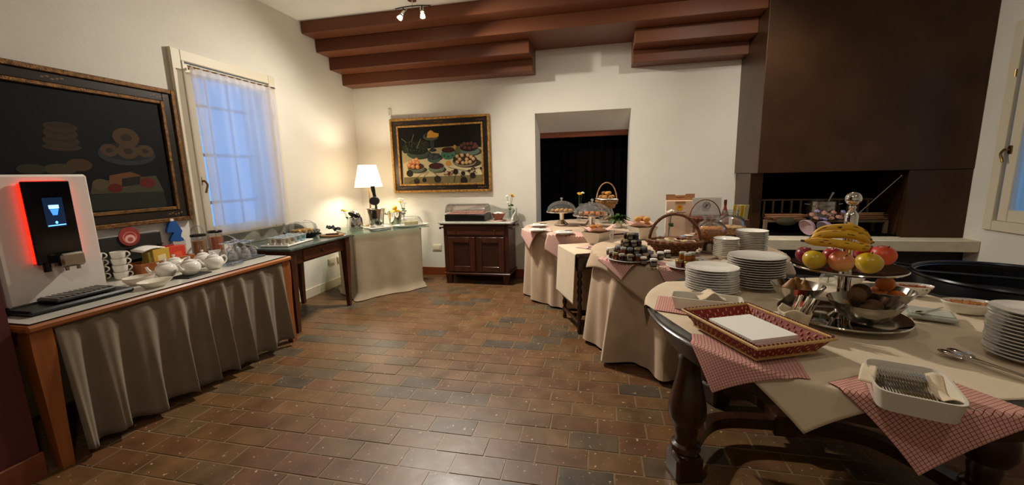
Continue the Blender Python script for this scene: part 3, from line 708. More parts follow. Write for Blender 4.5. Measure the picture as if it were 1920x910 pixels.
sy, sz = y1-y0, z1-z0; yc = (y0+y1)/2+.01; zs = z0+sz*.62
scr = part(MB().box((.0355, yc, zs), (.002, sy*.42, sz*.36)), 'screen', M('screen_blue', '#0a1424', .2, emit='#16365e', es=.35), cm)
ic = MB(); ic.color('#7fc4ff'); x = .0372
def ip(a, b): return (x, yc+a*sy, zs+b*sz)
ic.add([ip(-.11, .09), ip(.11, .09), ip(.105, .045), ip(-.105, .045)], [(0, 1, 2, 3)])
ic.color('#2f66a8').add([ip(-.095, .04), ip(.095, .04), ip(.05, -.035), ip(-.05, -.035)], [(0, 1, 2, 3)])
part(ic, 'cup_icon', vcol('screen_print', .3, emit=3.), scr, smooth=False); ic = MB()
ic.color('#58a6ff').add([ip(-.19, -.155), ip(.19, -.15), ip(.19, -.162), ip(-.19, -.167)], [(0, 1, 2, 3)])
ic.add([ip(.0+.03*math.cos(a), -.125+.018*math.sin(a)) for a in [2*PI*i/10 for i in range(10)]], [tuple(range(10))])
part(ic, 'status_bar', vcol('screen_print', .3, emit=3.), scr, smooth=False)
part(MB().box((.055, (y0+y1)/2+.02, z0+.012), (.075, .105, .075), .010), 'spout', steel, cm, 'steel double spout')
for s in (-1, 1): part(MB().cyl((.07, (y0+y1)/2+.02+s*.025, z0-.045), .009, .025, 10), 'nozzle', steel, cm)
part(MB().cyl((.03, y0+.035, z0-.04), .016, .05, 12), 'milk_outlet', black, cm)
part(MB().cyl((.03, -.02, z0+.0), .001, .001, 6), 'screw', steel, cm) if False else None
# little jar with stirring sticks on the machine
t = thing('stirrer_jar', 'small glass of stirring sticks on top of the coffee machine', 'jar', (-3.08, 1.475, ZT+.002+.698))
part(MB().lathe([(0, 0), (.032, 0), (.034, .07), (.031, .07), (.029, .006), (0, .006)], 20), 'glass', glass, t)
part(MB().cyl((0, 0, .007), .027, .035, 14), 'filling', M('berry_red', '#5a1a18', .6), t)
for (a, b) in ((.012, .5), (-.01, 2.2)): part(MB().tube([(a, 0, .01), (a+.012*math.cos(b), .012*math.sin(b), .125)], .0035, 6), 'stick', paper, t)

def onx_(px, x, z=.77):
    """point of the plane z whose image column is px and whose distance from the wall is fixed"""
    y = VX(px, 480, x).y
    for _ in range(4): q = proj((x, y, z)); y += (px-q[0])*.002
    return (x, y, z)
ZS = ZT+.001
# cups in a stack
def cup_at(loc, lab):
    t = thing('coffee_cup', lab, 'cup', loc, rnd(.9, 1.2), 'stacked coffee cups')
    part(MB().lathe([(0, .001), (.026, 0), (.036, .012), (.041, .052), (.039, .052), (.034, .014), (0, .010)], 22), 'bowl', china, t)
    part(MB().tube([(.036+.022*math.sin(a), 0, .030+.018*math.cos(a)) for a in [PI*.05+PI*.9*i/8 for i in range(9)]], .0045, 6), 'handle', china, t)
nth = ['bottom', 'second from the bottom', 'third from the bottom', 'top']
for j, (px, x) in enumerate(((229, -3.17), (229, -3.17))):
    L0 = onx_(px, x); L0 = (L0[0]-.09*j, L0[1]-.075*j)
    for i in range(4): cup_at((L0[0]+rnd(-.002, .002), L0[1], ZS+i*.046), 'white coffee cup, %s, in the stack %s' % (nth[i], 'beside the tea box' if j == 0 else 'against the coffee machine'))
# two shallow white bowls
for (px, x, lab, r) in ((262, -2.90, 'deep white bowl at the foot of the coffee machine', .080), (292, -2.715, 'shallow white dish in front of the teapots', .088)):
    L0 = onx_(px, x); mb = MB().lathe([(0, .002), (.05, 0), (.078, .028), (r, .048 if x < -2.75 else .040), (r-.004, .047 if x < -2.75 else .039), (.072, .028), (.048, .007), (0, .006)], 28, sx=.82, sy=1.1)
    single(mb, 'serving_bowl', china2, lab, 'bowl', (L0[0], L0[1], ZS))
# teapots
def teapot():
    t = thing('teapot', 'white china teapot', 'teapot', (0, 0, 0), 0, 'white teapots on the sideboard')
    part(MB().lathe([(0, .003), (.036, .0), (.042, .006), (.06, .03), (.064, .052), (.055, .078), (.036, .092), (.033, .092)], 26), 'body', china, t)
    l = part(MB().lathe([(.037, .091), (.034, .099), (.018, .106), (.006, .108), (.006, .113), (.011, .118), (.009, .126), (0, .128)], 20), 'lid', china, t)
    part(MB().tube(bez([(0, .055, .04), (0, .085, .055), (0, .10, .088)], 8), [.015, .014, .013, .012, .011, .010, .009, .008, .008], 10), 'spout', china, t)
    part(MB().tube(bez([(0, -.052, .078), (0, -.082, .085), (0, -.098, .058), (0, -.078, .03), (0, -.058, .028)], 16), .006, 8), 'handle', china, t)
    return t
tp = teapot(); first = True
TEA = ((313, -2.90, 2.7, 'white teapot nearest the stacked cups and shallow dish'), (358, -2.77, 3.4, 'white teapot standing on the dark trivet'), (402, -2.80, 3.0, 'white teapot beside the glass saucers'), (329, -3.01, 2.9, 'white teapot against the front of the wooden tea box'), (382, -2.97, 2.8, 'white teapot in front of the orange juice jug'))
for (px, x, rz, lab) in TEA:
    L0 = onx_(px, x); tr = ZS+(.008 if px == 358 else 0)
    if first: tp.location = (L0[0], L0[1], tr); tp.rotation_euler = (0, 0, rz); tp['label'] = lab; first = False
    else: copy_tree(tp, (L0[0], L0[1], tr), rz, lab)
L0 = onx_(358, -2.77); single(MB().box((0, 0, .0035), (.15, .19, .007), .003), 'trivet', blackm, 'thin dark trivet under a white teapot', 'trivet', (L0[0], L0[1], ZS), .1)
# tea box, tea packets
L0 = onx_(305, -3.17); tb = thing('tea_box', 'open honey wood box holding tea packets', 'box', (L0[0], L0[1], ZS), PI/2+.02)
mb = MB(); w_, d_, h_ = .40, .15, .085
for s in (-1, 1): mb.box((0, s*(d_/2-.006), h_/2), (w_, .012, h_), .002); mb.box((s*(w_/2-.006), 0, h_/2), (.012, d_-.024, h_), .002)
part(mb, 'walls', honeyw_y, tb); part(MB().box((0, 0, .005), (w_-.02, d_-.02, .01)), 'bottom', honeyw, tb); part(MB().box((0, 0, h_*.45), (.008, d_-.024, h_*.8)), 'divider', honeyw, tb)
def packet(px, x, dz, size, c1, c2, lab, tilt=.15, rz=PI/2):
    L1 = onx_(px, x); t = thing('tea_carton', lab, 'carton', (L1[0], L1[1], ZS+dz), rz, rot=(tilt, 0, rz))
    m = M('card_'+c1, c1, .5); part(MB().box((0, 0, size[2]/2), size, .002), 'carton', m, t)
    mb = MB().color(c2); x0, z0 = size[0]*.28, size[2]*.5; y = size[1]/2+.0006
    mb.add([(-x0, -y, z0*.5), (x0, -y, z0*.5), (x0*.8, -y, z0*1.5), (-x0*.9, -y, z0*1.4)], [(0, 1, 2, 3)]); part(mb, 'print', vcol('carton_print', .5), t, smooth=False)
packet(303, -3.145, .012, (.115, .05, .155), '#c9a03a', '#e3d3a0', 'yellow tea carton in the wooden tea box', 0.)
packet(283, -3.16, .012, (.045, .06, .145), '#8d7a2e', '#a89440', 'olive tea carton at the end of the wooden box', 0.)
packet(333, -3.145, .012, (.12, .05, .155), '#cf3a20', '#e0583a', 'bright red tea packet in the wooden tea box', 0.)
packet(318, -3.205, .012, (.10, .028, .16), '#9c2118', '#b33328', 'dark red tea packet behind the yellow carton', .0)
L1 = onx_(275, -3.27); 
mb = MB(); mb.grid(lambda u, v: ((u-.5)*.17, (v-.5)*.09, .015*math.sin(u*3)+.01*v), 8, 4); o = single(mb, 'paper_pad', paper, 'white paper pad lying above the tea cartons', 'paper', (-3.16, onx_(283, -3.17)[1], ZS+.172), PI/2+.1); thick(o, .012)
L1 = onx_(352, -3.22); single(MB().box((0, 0, .028), (.05, .03, .056), .003), 'sugar_tin', M('tin_brown', '#5a2a20', .5), 'small dark red tin beside the end of the tea box', 'tin', (L1[0], L1[1], ZS+.04), PI/2) if False else None
# black tea rack against the wall with round red emblem
L0 = onx_(248, -3.335); rk = thing('tea_rack', 'black countertop tea display with a round red emblem', 'display rack', (-3.335, L0[1]+.02, ZS), PI/2)
part(MB().box((0, 0, .135), (.40, .05, .27), .004), 'case', M('rack_black', '#1e1b16', .5), rk)
for i in range(2): part(MB().box((0, -.032, .10+i*.08), (.39, .02, .008)), 'ledge', MATS['rack_black'], rk)
mb = MB(); mb.lathe([(0, 0), (.068, 0), (.068, .006), (0, .006)], 26); mb.v = [(a-.02, -.028-c, .265+b) for a, b, c in mb.v]; part(mb, 'emblem', M('emblem_red', '#8d2f27', .5), rk)
mb = MB(); y = -.0348
for (c, r, dz) in (('#c76f63', .047, -.008), ('#8d2f27', .037, -.004), ('#d9a79a', .034, -.018), ('#a34a42', .018, -.022)):
    y -= .0003; mb.color(c).add([(-.02+r*math.cos(2*PI*i/20), y, .265+dz+r*.9*math.sin(2*PI*i/20)) for i in range(20)], [tuple(range(20))])
part(mb, 'emblem_print', vcol('emblem_paint', .5), rk, smooth=False)
mb = MB().color('#8a7a3a').add([(.12, -.0262, .15), (.155, -.0262, .15), (.15, -.0262, .18), (.125, -.0262, .175)], [(0, 1, 2, 3)]); part(mb, 'print', vcol('emblem_paint'), rk, smooth=False)
# blue cut-out figure
pts = [(720, 235), (722, 190), (745, 120), (775, 95), (820, 98), (855, 140), (880, 180), (903, 215), (890, 250), (888, 285), (915, 305), (925, 330), (870, 342), (762, 340), (765, 300), (790, 262), (805, 235), (770, 232), (745, 240)]
P3 = [VX(200+a/6.5, 400+b/6.5, -3.355) for a, b in pts]
c0 = sum((p.y for p in P3))/len(P3); zb = ZS
t = thing('blue_figure', 'blue cut-out board figure standing against the wall below the picture', 'figure', (-3.35, c0, ZS))
mb = MB(); mb.prism([(p.y-c0, p.z-ZS) for p in P3], -.012, .012); mb.v = [(z, x, y) for x, y, z in mb.v]; part(mb, 'cutout', M('blue_card', '#1a4f94', .45), t)
zz = min(p.z for p in P3)-ZS; part(MB().box((0, .02, zz/2), (.02, .10, zz+.01)), 'stand', M('grey_card', '#b7ada2', .6), t)
part(MB().box((0, P3[3].y-c0, P3[3].z-ZS+.006), (.03, .03, .02), .004), 'clip', paper, t)
# juice jugs
def jug(px, x, c, lab, rz, h=.20, lid=True):
    L1 = onx_(px, x); t = thing('juice_jug', lab, 'jug', (L1[0], L1[1], ZS), rz, 'juice jugs')
    part(MB().lathe([(0, 0), (.052, 0), (.055, .01), (.053, h*.8), (.050, h), (.047, h), (.050, h*.8), (.051, .012), (0, .008)], 26), 'glass', glass, t)
    part(MB().lathe([(0, .010), (.048, .010), (.0485, h*.78), (0, h*.78)], 24), 'juice', M('juice_'+c, c, .25, spec=.4), t)
    part(MB().tube(bez([(.05, 0, h*.9), (.09, 0, h*.88), (.10, 0, h*.6), (.085, 0, h*.35), (.052, 0, h*.3)], 16), .006, 8), 'handle', glass, t)
    part(MB().lathe([(.051, h-.012), (.0545, h-.012), (.0545, h+.004), (.051, h+.004)], 24), 'rim_band', black, t)
    if lid: part(MB().lathe([(.048, h), (.050, h+.02), (.045, h+.05), (.025, h+.072), (0, h+.078)], 22), 'lid', glass, t)
jug(378, -3.19, '#a8691c', 'glass jug of pale amber juice with a domed lid', -.3, .215)
jug(409, -3.26, '#c8560f', 'glass jug of bright orange juice by the curtain', -.2, .215, False)
for (px, x, lab) in ((406, -3.06, 'white card leaning in front of the amber juice jug'), (430, -3.25, 'white card behind the upturned glasses')):
    L1 = onx_(px, x); t = thing('drink_card', lab, 'card', (L1[0], L1[1], ZS), PI/2-.5)
    part(MB().at(rx=-.22).box((0, 0, .045), (.085, .003, .09)), 'front_leaf', paper, t); part(MB().at((0, .04, 0), rx=.25).box((0, 0, .044), (.085, .003, .088)), 'back_leaf', paper, t)
# upturned glasses on two trays
def goblet(scale=1.):
    p = [(.034, .0), (.036, .002), (.037, .03), (.030, .062), (.012, .078), (.0045, .084), (.0045, .120), (.02, .126), (.031, .130), (.031, .132), (0, .132)]
    return MB().lathe([(r*scale, z*scale) for r, z in p], 18)
gme = fixn(goblet().mesh('goblet', thin_glass('goblet_glass', (.98, .99, 1.0), .05, 1.6, .10, .15)))
G = [ (-2.98, 2.68), (-2.88, 2.66), (-3.02, 2.77), (-2.93, 2.76), (-2.84, 2.75), (-3.05, 2.86), (-2.96, 2.85), (-2.87, 2.84)]
for i, (x, y) in enumerate(G):
    tag(place('stem_glass', gme, None, (x, y, ZS+.012)), 'upturned stemmed glass at the card end of the dark tray' if i < 2 else 'upturned stemmed glass at the end of the dark tray next to the marble table', 'glass', 'upturned stemmed glasses')
a = (-2.95, 2.77); single(MB().box((0, 0, .0055), (.30, .34, .011), .004), 'glass_tray', M('tray_dark', '#3a3a3a', .3), 'dark flat tray under the upturned glasses', 'tray', (a[0], a[1]-.03, ZS), 0)
for (px, x, lab) in ((426, -2.78, 'clear glass saucer beside a white teapot'), (440, -2.76, 'clear glass saucer near the front edge of the sideboard'), (425, -2.92, 'clear glass saucer behind the other glass saucers')):
    L1 = onx_(px, x); single(MB().lathe([(0, .003), (.03, .002), (.06, .012), (.061, .014), (.03, .006), (0, .006)], 24), 'glass_saucer', thin_glass('saucer_glass', (.9, .92, .92), .05, 1.3, .10), lab, 'saucer', (L1[0], L1[1], ZS))

# ================================================================== marble-topped table
ZG = .795
gt = thing('marble_table', 'walnut table with a green marble top and low back gallery', 'table', (-3.015, 3.485, 0))
marble = M('green_marble', '#59625a', .22, c2='#454f49', vs=9, bump=.01, spec=.5)
marble_b = M('grey_marble', '#8b8878', .35, c2='#6f6d60', vs=8)
gx, gy = .355, .455
part(MB().box((0, 0, ZG-.013), (2*gx, 2*gy, .026), .006), 'marble_top', marble, gt)
part(MB().box((-gx+.012, 0, ZG+.06), (.02, 2*gy, .12), .004), 'gallery_back', marble_b, gt)
for s in (-1, 1):
    prof = [(-gx+.02, 0), (-gx+.02, .12), (-gx+.06, .118), (-gx+.11, .10), (-gx+.17, .06), (-gx+.24, .035), (-gx+.34, .02), (-gx+.36, 0)]
    mb = MB(); mb.prism(prof, s*(gy-.012)-.009, s*(gy-.012)+.009); mb.v = [(x, z, ZG+y) for x, y, z in mb.v]; part(mb, 'gallery_side', marble_b, gt)
mb = MB(); dz = .135
for s in (-1, 1): mb.box((s*(gx-.06), 0, ZG-.026-dz/2), (.022, 2*gy-.13, dz)); mb.box((0, s*(gy-.055), ZG-.026-dz/2), (2*gx-.13, .022, dz))
part(mb, 'apron', walnut_x, gt)
dr = part(MB().box((gx-.046, 0, ZG-.026-dz/2), (.012, .50, dz-.03), .003), 'drawer', wood('drawer_walnut', '#643a1e', '#4a2812', .35, 7, 'y'), gt)
part(MB().lathe([(0, 0), (.009, 0), (.008, .012), (.016, .022), (.012, .032), (0, .034)], 14).at(), 'knob', darkw, dr).matrix_local = Matrix.Translation((gx-.04, 0, ZG-.095)) @ Matrix.Rotation(PI/2, 4, 'Y')
for sx in (-1, 1):
    for sy in (-1, 1):
        mb = MB(); cx, cy = sx*(gx-.055), sy*(gy-.05); vs = []
        for (r, z) in ((.036, ZG-.026), (.036, ZG-.17), (.018, 0)): vs += [(cx+a*r-sx*(.036-r)*.4, cy+b*r-sy*(.036-r)*.4, z) for a, b in ((-1, -1), (1, -1), (1, 1), (-1, 1))]
        mb.add(vs, [(i*4+j, i*4+(j+1) % 4, (i+1)*4+(j+1) % 4, (i+1)*4+j) for i in range(2) for j in range(4)]+[(0, 1, 2, 3), (8, 9, 10, 11)]); part(mb, 'leg', walnut, gt)
ZM = ZG+.001
# yoghurt pots on a tray
tr = thing('yoghurt_tray', 'white rectangular china tray under the yoghurt pots', 'tray', (-2.92, 3.31, ZM), .12)
part(MB().box((0, 0, .005), (.26, .40, .010), .004), 'base', china, tr)
mb = MB()
for s in (-1, 1): mb.box((s*.128, 0, .009), (.012, .41, .016), .004); mb.box((0, s*.20, .009), (.25, .012, .016), .004)
part(mb, 'rim', china, tr)
def pot(loc, c, lab, rz):
    t = thing('yoghurt_pot', lab, 'yoghurt pot', loc, rz, 'yoghurt pots on the white tray')
    part(MB().lathe([(0, 0), (.024, 0), (.030, .058), (.033, .060), (.033, .062), (0, .062)], 16), 'cup', M('pot_'+c, c, .35), t)
    part(MB().lathe([(.0275, .02), (.0305, .05)], 16, a0=-1.2, a1=1.2), 'print', M('print_'+c, '#6f8a8c' if c != '#cdc6b4' else '#8d7a68', .4), t)
    part(MB().lathe([(0, .063), (.0345, .063), (.034, .0645), (0, .0645)], 16), 'foil_lid', M('foil', '#c2cdd0', .25, metal=.5), t)
for i in range(4):
    for j in range(3):
        c = '#cdc6b4' if i < 2 else '#b9ccd0'
        pot((-2.92+(j-1)*.075-(i-1.5)*.009, 3.31+(i-1.5)*.086, ZM+.011), c, 'cream printed yoghurt pot with foil lid on the white tray' if i < 2 else 'pale blue yoghurt pot with foil lid on the white tray', rnd(-.4, .4))
# cake basket with acrylic cover
cb = thing('cake_basket', 'black basket with a clear acrylic cover over pastries', 'basket', (-3.09, 3.715, ZM))
part(MB().lathe([(0, .005), (.13, 0), (.155, .03), (.165, .055), (.157, .055), (.145, .03), (0, .012)], 32), 'basket', blackm, cb)
mb = MB()
for i in range(28):
    a = 2*PI*i/28; mb.ball((.165*math.cos(a), .165*math.sin(a), .057), .014, 6, 4)
part(mb, 'braided_rim', M('rim_grey', '#6d6a60', .5), cb)
part(MB().lathe([(.15, .06), (.15, .10), (.14, .135), (.11, .15), (0, .153)], 32), 'cover', glass, cb)
for s in (-1, 1): part(MB().tube(bez([(.10, s*.07, .06), (.11, s*.07, .13), (.05, s*.07, .165), (-.02, s*.07, .168)], 14), .004, 6), 'handle_bar', paper, cb)
for i in range(3): part(MB().box((-.02+.02*i, -.07+.065*i, .05), (.12, .055, .07), .012), 'cake_slice', pastry, cb)
bd = single(MB().lathe([(0, 0), (.118, 0), (.12, .003), (.12, .013), (.118, .016), (0, .016)], 32), 'bread_board', wood('board_wood', '#9a6c40', '#7c522c', .5, 8, 'x'), 'round wooden board at the far end of the marble top', 'board', (-2.80, 3.80, ZM))
tg = thing('bread_knife', 'dark handled bread knife lying across the round board', 'knife', (-2.82, 3.755, ZM+.017), .5)
part(MB().box((.05, 0, .006), (.13, .022, .012), .004), 'handle', blackm, tg); part(MB().box((-.06, 0, .005), (.10, .026, .0025)), 'blade', steel, tg)
mb = MB(); mb.grid(lambda u, v: ((u-.5)*.13, (v-.5)*.09, .052+.025*math.sin(u*5+v*4)*math.sin(v*6)+.01*math.sin(u*17)), 14, 10); o = single(mb, 'dark_cloth', blackm, 'crumpled dark cloth on the round wooden board', 'cloth', (-2.80, 3.84, ZM+.030), .3); thick(o, .004)

# ================================================================== draped corner table with lamp
RZ = math.radians(50); CU2 = Vector((math.cos(RZ), math.sin(RZ), 0)); CN = Vector((-math.sin(RZ), math.cos(RZ), 0)); CC = Vector((-2.72, 4.61, 0)); ZL = .765
def cor(px, b, z=None):
    """point of the corner table seen in image column px, b metres behind its middle line"""
    d = ray(px, 420); q = Vector((d.x, d.y, 0)); t = (CC.dot(CN)+b)/q.dot(CN); p = q*t; return Vector((p.x, p.y, (ZL+.0135) if z is None else z))
lt = thing('corner_table', 'corner table draped to the floor in beige linen under a glass sheet', 'table', tuple(CC), RZ)
part(MB().box((0, 0, ZL-.02), (.84, .66, .03)), 'tabletop', walnut, lt)
for sx in (-1, 1):
    for sy in (-1, 1): part(MB().box((sx*.37, sy*.28, (ZL-.035)/2), (.05, .05, ZL-.035), .004), 'leg', walnut, lt)
mb = MB(); hx1, hy1 = .425, .335; per = []
def rr(t, off, rad=.035):
    """rounded rectangle by perimeter fraction"""
    a, b = hx1+off, hy1+off; segs = [((-a+rad, -b), (a-rad, -b)), None, ((a, -b+rad), (a, b-rad)), None, ((a-rad, b), (-a+rad, b)), None, ((-a, b-rad), (-a, -b+rad)), None]
    cen = [(a-rad, -b+rad, -PI/2), (a-rad, b-rad, 0), (-a+rad, b-rad, PI/2), (-a+rad, -b+rad, PI)]
    ls = [2*(a-rad), rad*PI/2, 2*(b-rad), rad*PI/2]*2; s = t*sum(ls); i = 0
    while i < 7 and s > ls[i]: s -= ls[i]; i += 1
    f = s/ls[i]
    if i % 2 == 0:
        p, q = segs[i]; return (p[0]+(q[0]-p[0])*f, p[1]+(q[1]-p[1])*f)
    c = cen[i//2]; th = c[2]+f*PI/2; return (c[0]+rad*math.cos(th), c[1]+rad*math.sin(th))
def hang(u, v):
    if v < .12: k = v/.12; p = rr(u, -.02*(1-k)); return (p[0], p[1], ZL-.0+.001-.004*k*k)
    k = (v-.12)/.88; w = math.sin(u*2*PI*6+1)*.022+math.sin(u*2*PI*13)*.008
    corner = 0
    p = rr(u, .004+k*(.012+w)); z = ZL-.004-k*(ZL-.012)
    if k > .93: p = rr(u, .004+k*(.012+w)+(k-.93)*.5); z = max(.006, z)
    return (p[0], p[1], z)
mb.grid(hang, 160, 20); c1 = part(mb, 'cloth_skirt', linen_g, lt)
part(MB().box((0, 0, ZL+.0005), (.80, .62, .003)), 'cloth_top', linen_g, lt)
part(MB().box((.03, .01, ZL+.0082), (.98, .74, .009), .002), 'glass_sheet', glassg, lt, 'thick glass sheet')
# table lamp
p = cor(697, .27); tl = thing('table_lamp', 'table lamp with a glowing cream pleated shade in the corner', 'lamp', tuple(p))
part(MB().lathe([(0, 0), (.075, 0), (.075, .012), (.05, .022), (.016, .03), (.012, .06), (.02, .08), (.012, .10), (.009, .30), (.014, .32), (.008, .34), (.008, .52)], 20), 'stand', M('lamp_brass', '#b98f55', .3, metal=.8), tl)
zs0 = VY(697, 352, p.y).z-p.z; zs1 = VY(697, 309, p.y).z-p.z
k1 = abs(VY(719.5, 352, p.y).x-VY(673.5, 352, p.y).x)/2; k2 = abs(VY(712, 309, p.y).x-VY(683, 309, p.y).x)/2
shade = translucent('lamp_shade_cloth', '#fff8ec', .55)
sh = part(MB().lathe([(k1, zs0), (k2, zs1)], 40), 'shade', shade, tl)
thick(sh, .002)
mb = MB(); mb.tube([(k1*math.cos(2*PI*i/40), k1*math.sin(2*PI*i/40), zs0) for i in range(40)], .003, 6, closed=True); mb.tube([(k2*math.cos(2*PI*i/40), k2*math.sin(2*PI*i/40), zs1) for i in range(40)], .003, 6, closed=True); part(mb, 'trim', M('shade_trim', '#8a7358', .7), tl)
mb = MB()
for i in range(3): a = 2*PI*i/3; mb.tube([(.008*math.cos(a), .008*math.sin(a), zs1-.02), (k2*math.cos(a), k2*math.sin(a), zs1-.01)], .0025, 6)
part(mb, 'spider', brass, tl)
part(MB().ball((0, 0, (zs0+zs1)/2-.0), .03, 14, 10), 'bulb', M('lamp_bulb', '#ffffff', .5, emit='#ffdca0', es=12.), tl)
lamp('lamp_bulb_light', 'POINT', tuple(p+Vector((0, 0, (zs0+zs1)/2+.055))), 25, (1.0, .90, .72), .035)
lamp('lamp_bulb_light', 'POINT', tuple(p+Vector((0, 0, (zs0+zs1)/2-.055))), 20, (1.0, .90, .72), .035)
part(MB().cyl((0, 0, zs0-.004), .012, .05, 10), 'socket', brass, tl)
# chrome pot with tilted lid
p = cor(667, .03); t = thing('sugar_pot', 'round chrome pot with its lid tilted open', 'pot', tuple(p), .4)
part(MB().lathe([(0, 0), (.075, 0), (.085, .02), (.088, .07), (.084, .13), (.078, .15), (.074, .15), (.08, .12), (.08, .03), (0, .015)], 28), 'body', chrome, t)
part(MB().at((-.01, .015, .165), ry=.5, rx=-.5).lathe([(.08, 0), (.078, .018), (.06, .04), (.03, .052), (0, .055)], 28), 'lid', chrome, t)
part(MB().ball((.0, -.075, .155), .012, 8, 6), 'knob', chrome, t); part(MB().at((-.01, .01, .16), ry=.5, rx=-.5).lathe([(0, 0), (.074, 0), (.074, .004), (0, .004)], 24), 'lid_inner', blackm, t)
# citrus press
p = cor(706, .02); t = thing('citrus_press', 'tall chrome lever citrus press on a white tray', 'juicer', tuple(p+Vector((0, 0, .015))), RZ-.5); t.scale = (1.22, 1.22, 1.05)
part(MB().lathe([(0, 0), (.070, 0), (.072, .01), (.080, .10), (.098, .205), (.100, .212), (.092, .212), (.075, .16), (0, .15)], 30), 'body', chrome, t)
part(MB().box((0, -.088, .15), (.05, .03, .11), .010), 'spout', M('press_dark', '#2d2c2b', .25, metal=.6), t); part(MB().lathe([(0, .2), (.088, .2), (.085, .206), (0, .208)], 24), 'rim_inset', M('press_dark'  , '#2d2c2b'), t)
part(MB().tube([(0, .06, .20), (0, .045, .30), (0, .02, .37)], .014, 10), 'arm', steel, t)
mb = MB().mat(Matrix.Translation((.0, -.008, .305)) @ Matrix.Rotation(PI/2, 4, 'X')); mb.lathe([(0, -.02), (.046, -.02), (.05, -.01), (.05, .02), (.044, .026), (0, .026)], 22); part(mb, 'press_cone', M('press_rubber', '#252322', .4), t)
part(MB().tube(bez([(0, .02, .35), (-.005, .0, .42), (-.008, -.012, .48)], 8), [.017]*4+[.021]*5, 10), 'lever', M('press_rubber'  , '#252322'), t)
p2 = cor(709, -.0); single(MB().box((0, 0, .007), (.30, .22, .014), .005), 'press_tray', china, 'white rectangular tray under the citrus press', 'tray', tuple(p2), RZ+.1)
p2 = cor(712, -.24); single(MB().box((0, 0, .004), (.24, .07, .008), .003), 'black_tray', black, 'narrow black dish at the front of the glass sheet', 'dish', tuple(p2), RZ+.05)
# bucket of lemons
p = cor(742, .10); t = thing('ice_bucket', 'small chrome bucket with side knobs holding lemons', 'bucket', tuple(p), RZ-.6); t.scale = (1.15, 1.15, 1.12)
part(MB().lathe([(0, 0), (.062, 0), (.066, .008), (.083, .15), (.088, .158), (.083, .160), (.078, .15), (.06, .012), (0, .010)], 28), 'bucket', chrome, t)
for s in (-1, 1): part(MB().tube([(s*.08, 0, .125), (s*.105, 0, .13), (s*.115, 0, .145)], [.009, .009, .014], 8), 'handle', steel, t)
lem = M('lemon_skin', '#cf9f17', .5, bump=.1, bs=150)
lp = [(a, b, c+.165) for a, b, c in heap(.034, 4)]
for i, q in enumerate(lp):
    a = Matrix.Rotation(-.6+RZ, 4, 'Z') @ Vector(q); mb = MB().ball((0, 0, 0), .0325, 14, 10, (1.06, 1, 1)); mb.ball((.0335, 0, 0), .006, 8, 6)
    single(mb, 'lemon', lem, 'yellow lemon heaped in the chrome bucket', 'lemon', tuple(p+a), 0, 'lemons in the bucket', rot=(rnd(0, 1), rnd(0, 1), rnd(0, 6)))
# glass butter dish
p = cor(771, -.20); t = thing('butter_dish', 'cut glass butter dome on a long white platter', 'butter dish', tuple(p), RZ-.25); t.scale = (1.2, 1.1, 1.25)
part(MB().lathe([(0, .004), (.14, .0), (.19, .016), (.195, .02), (.14, .008), (0, .010)], 30, sy=.55), 'platter', china, t)
mb = MB()
def dm(u, v):
    a = u*2*PI; q = 1/max(abs(math.cos(a)), abs(math.sin(a)))**.75; f = math.cos(v*PI/2)**.45; rip = 1+.03*math.cos(a*14)
    return (.118*math.cos(a)*q*f*rip, .058*math.sin(a)*q*f*rip, .012+.092*math.sin(v*PI/2))
mb.grid(dm, 56, 10); part(mb, 'dome', thin_glass('cut_glass', (.9, .92, .92), .05, 2.0, .18), t); part(MB().box((0, 0, .035), (.14, .06, .04), .006), 'butter', M('butter', '#cfc08a', .5), t)
# flower vases
def vase(name, lab, p, stems, mats, h=.14, r=.03):
    t = thing(name, lab, 'vase', tuple(p)); part(MB().lathe([(0, 0), (r, 0), (r*1.1, h*.3), (r*.7, h*.7), (r*.45, h*.85), (r*.6, h), (r*.55, h), (r*.4, h*.85), (r*.95, h*.3), (0, .006)], 18), 'glass', glass, t)
    for i, (dx, dy, hh, k) in enumerate(stems):
        part(MB().tube(bez([(0, 0, .01), (dx*.3, dy*.3, hh*.5), (dx, dy, hh)], 8), .0022, 5), 'stem', leafm, t)
        mb = MB()
        for j in range(9):
            a = 2*PI*j/9; mb.ball((dx+.014*math.cos(a), dy+.014*math.sin(a), hh+.004*math.sin(j*3)), .0105, 6, 5, (1, 1, .7))
        mb.ball((dx, dy, hh+.006), .010, 6, 5); part(mb, 'flower', mats[k], t)
        mb = MB(); mb.ball((dx*.5+.012, dy*.5, hh*.6), .02, 6, 5, (1, .25, .5)); part(mb, 'leaf', leafm, t)
    return t
p = cor(655, .16); vase('flower_vase', 'glass vase with one yellow flower beside the chrome pot', p, [(-.05, -.03, .235, 0), (-.035, -.015, .225, 0)], [yellowm])
p = cor(758, .24); vase('flower_vase', 'glass vase with yellow and white flowers behind the lemon bucket', p, [(-.02, -.03, .29, 0), (.0, .0, .32, 1), (.02, .02, .27, 1), (-.03, -.02, .33, 1)], [yellowm, whitem])
p = cor(667, -.10); single(MB().box((0, 0, .002), (.14, .12, .004)), 'paper_napkin', paper, 'folded white napkin under the edge of the chrome pot', 'napkin', tuple(p), RZ) if False else None

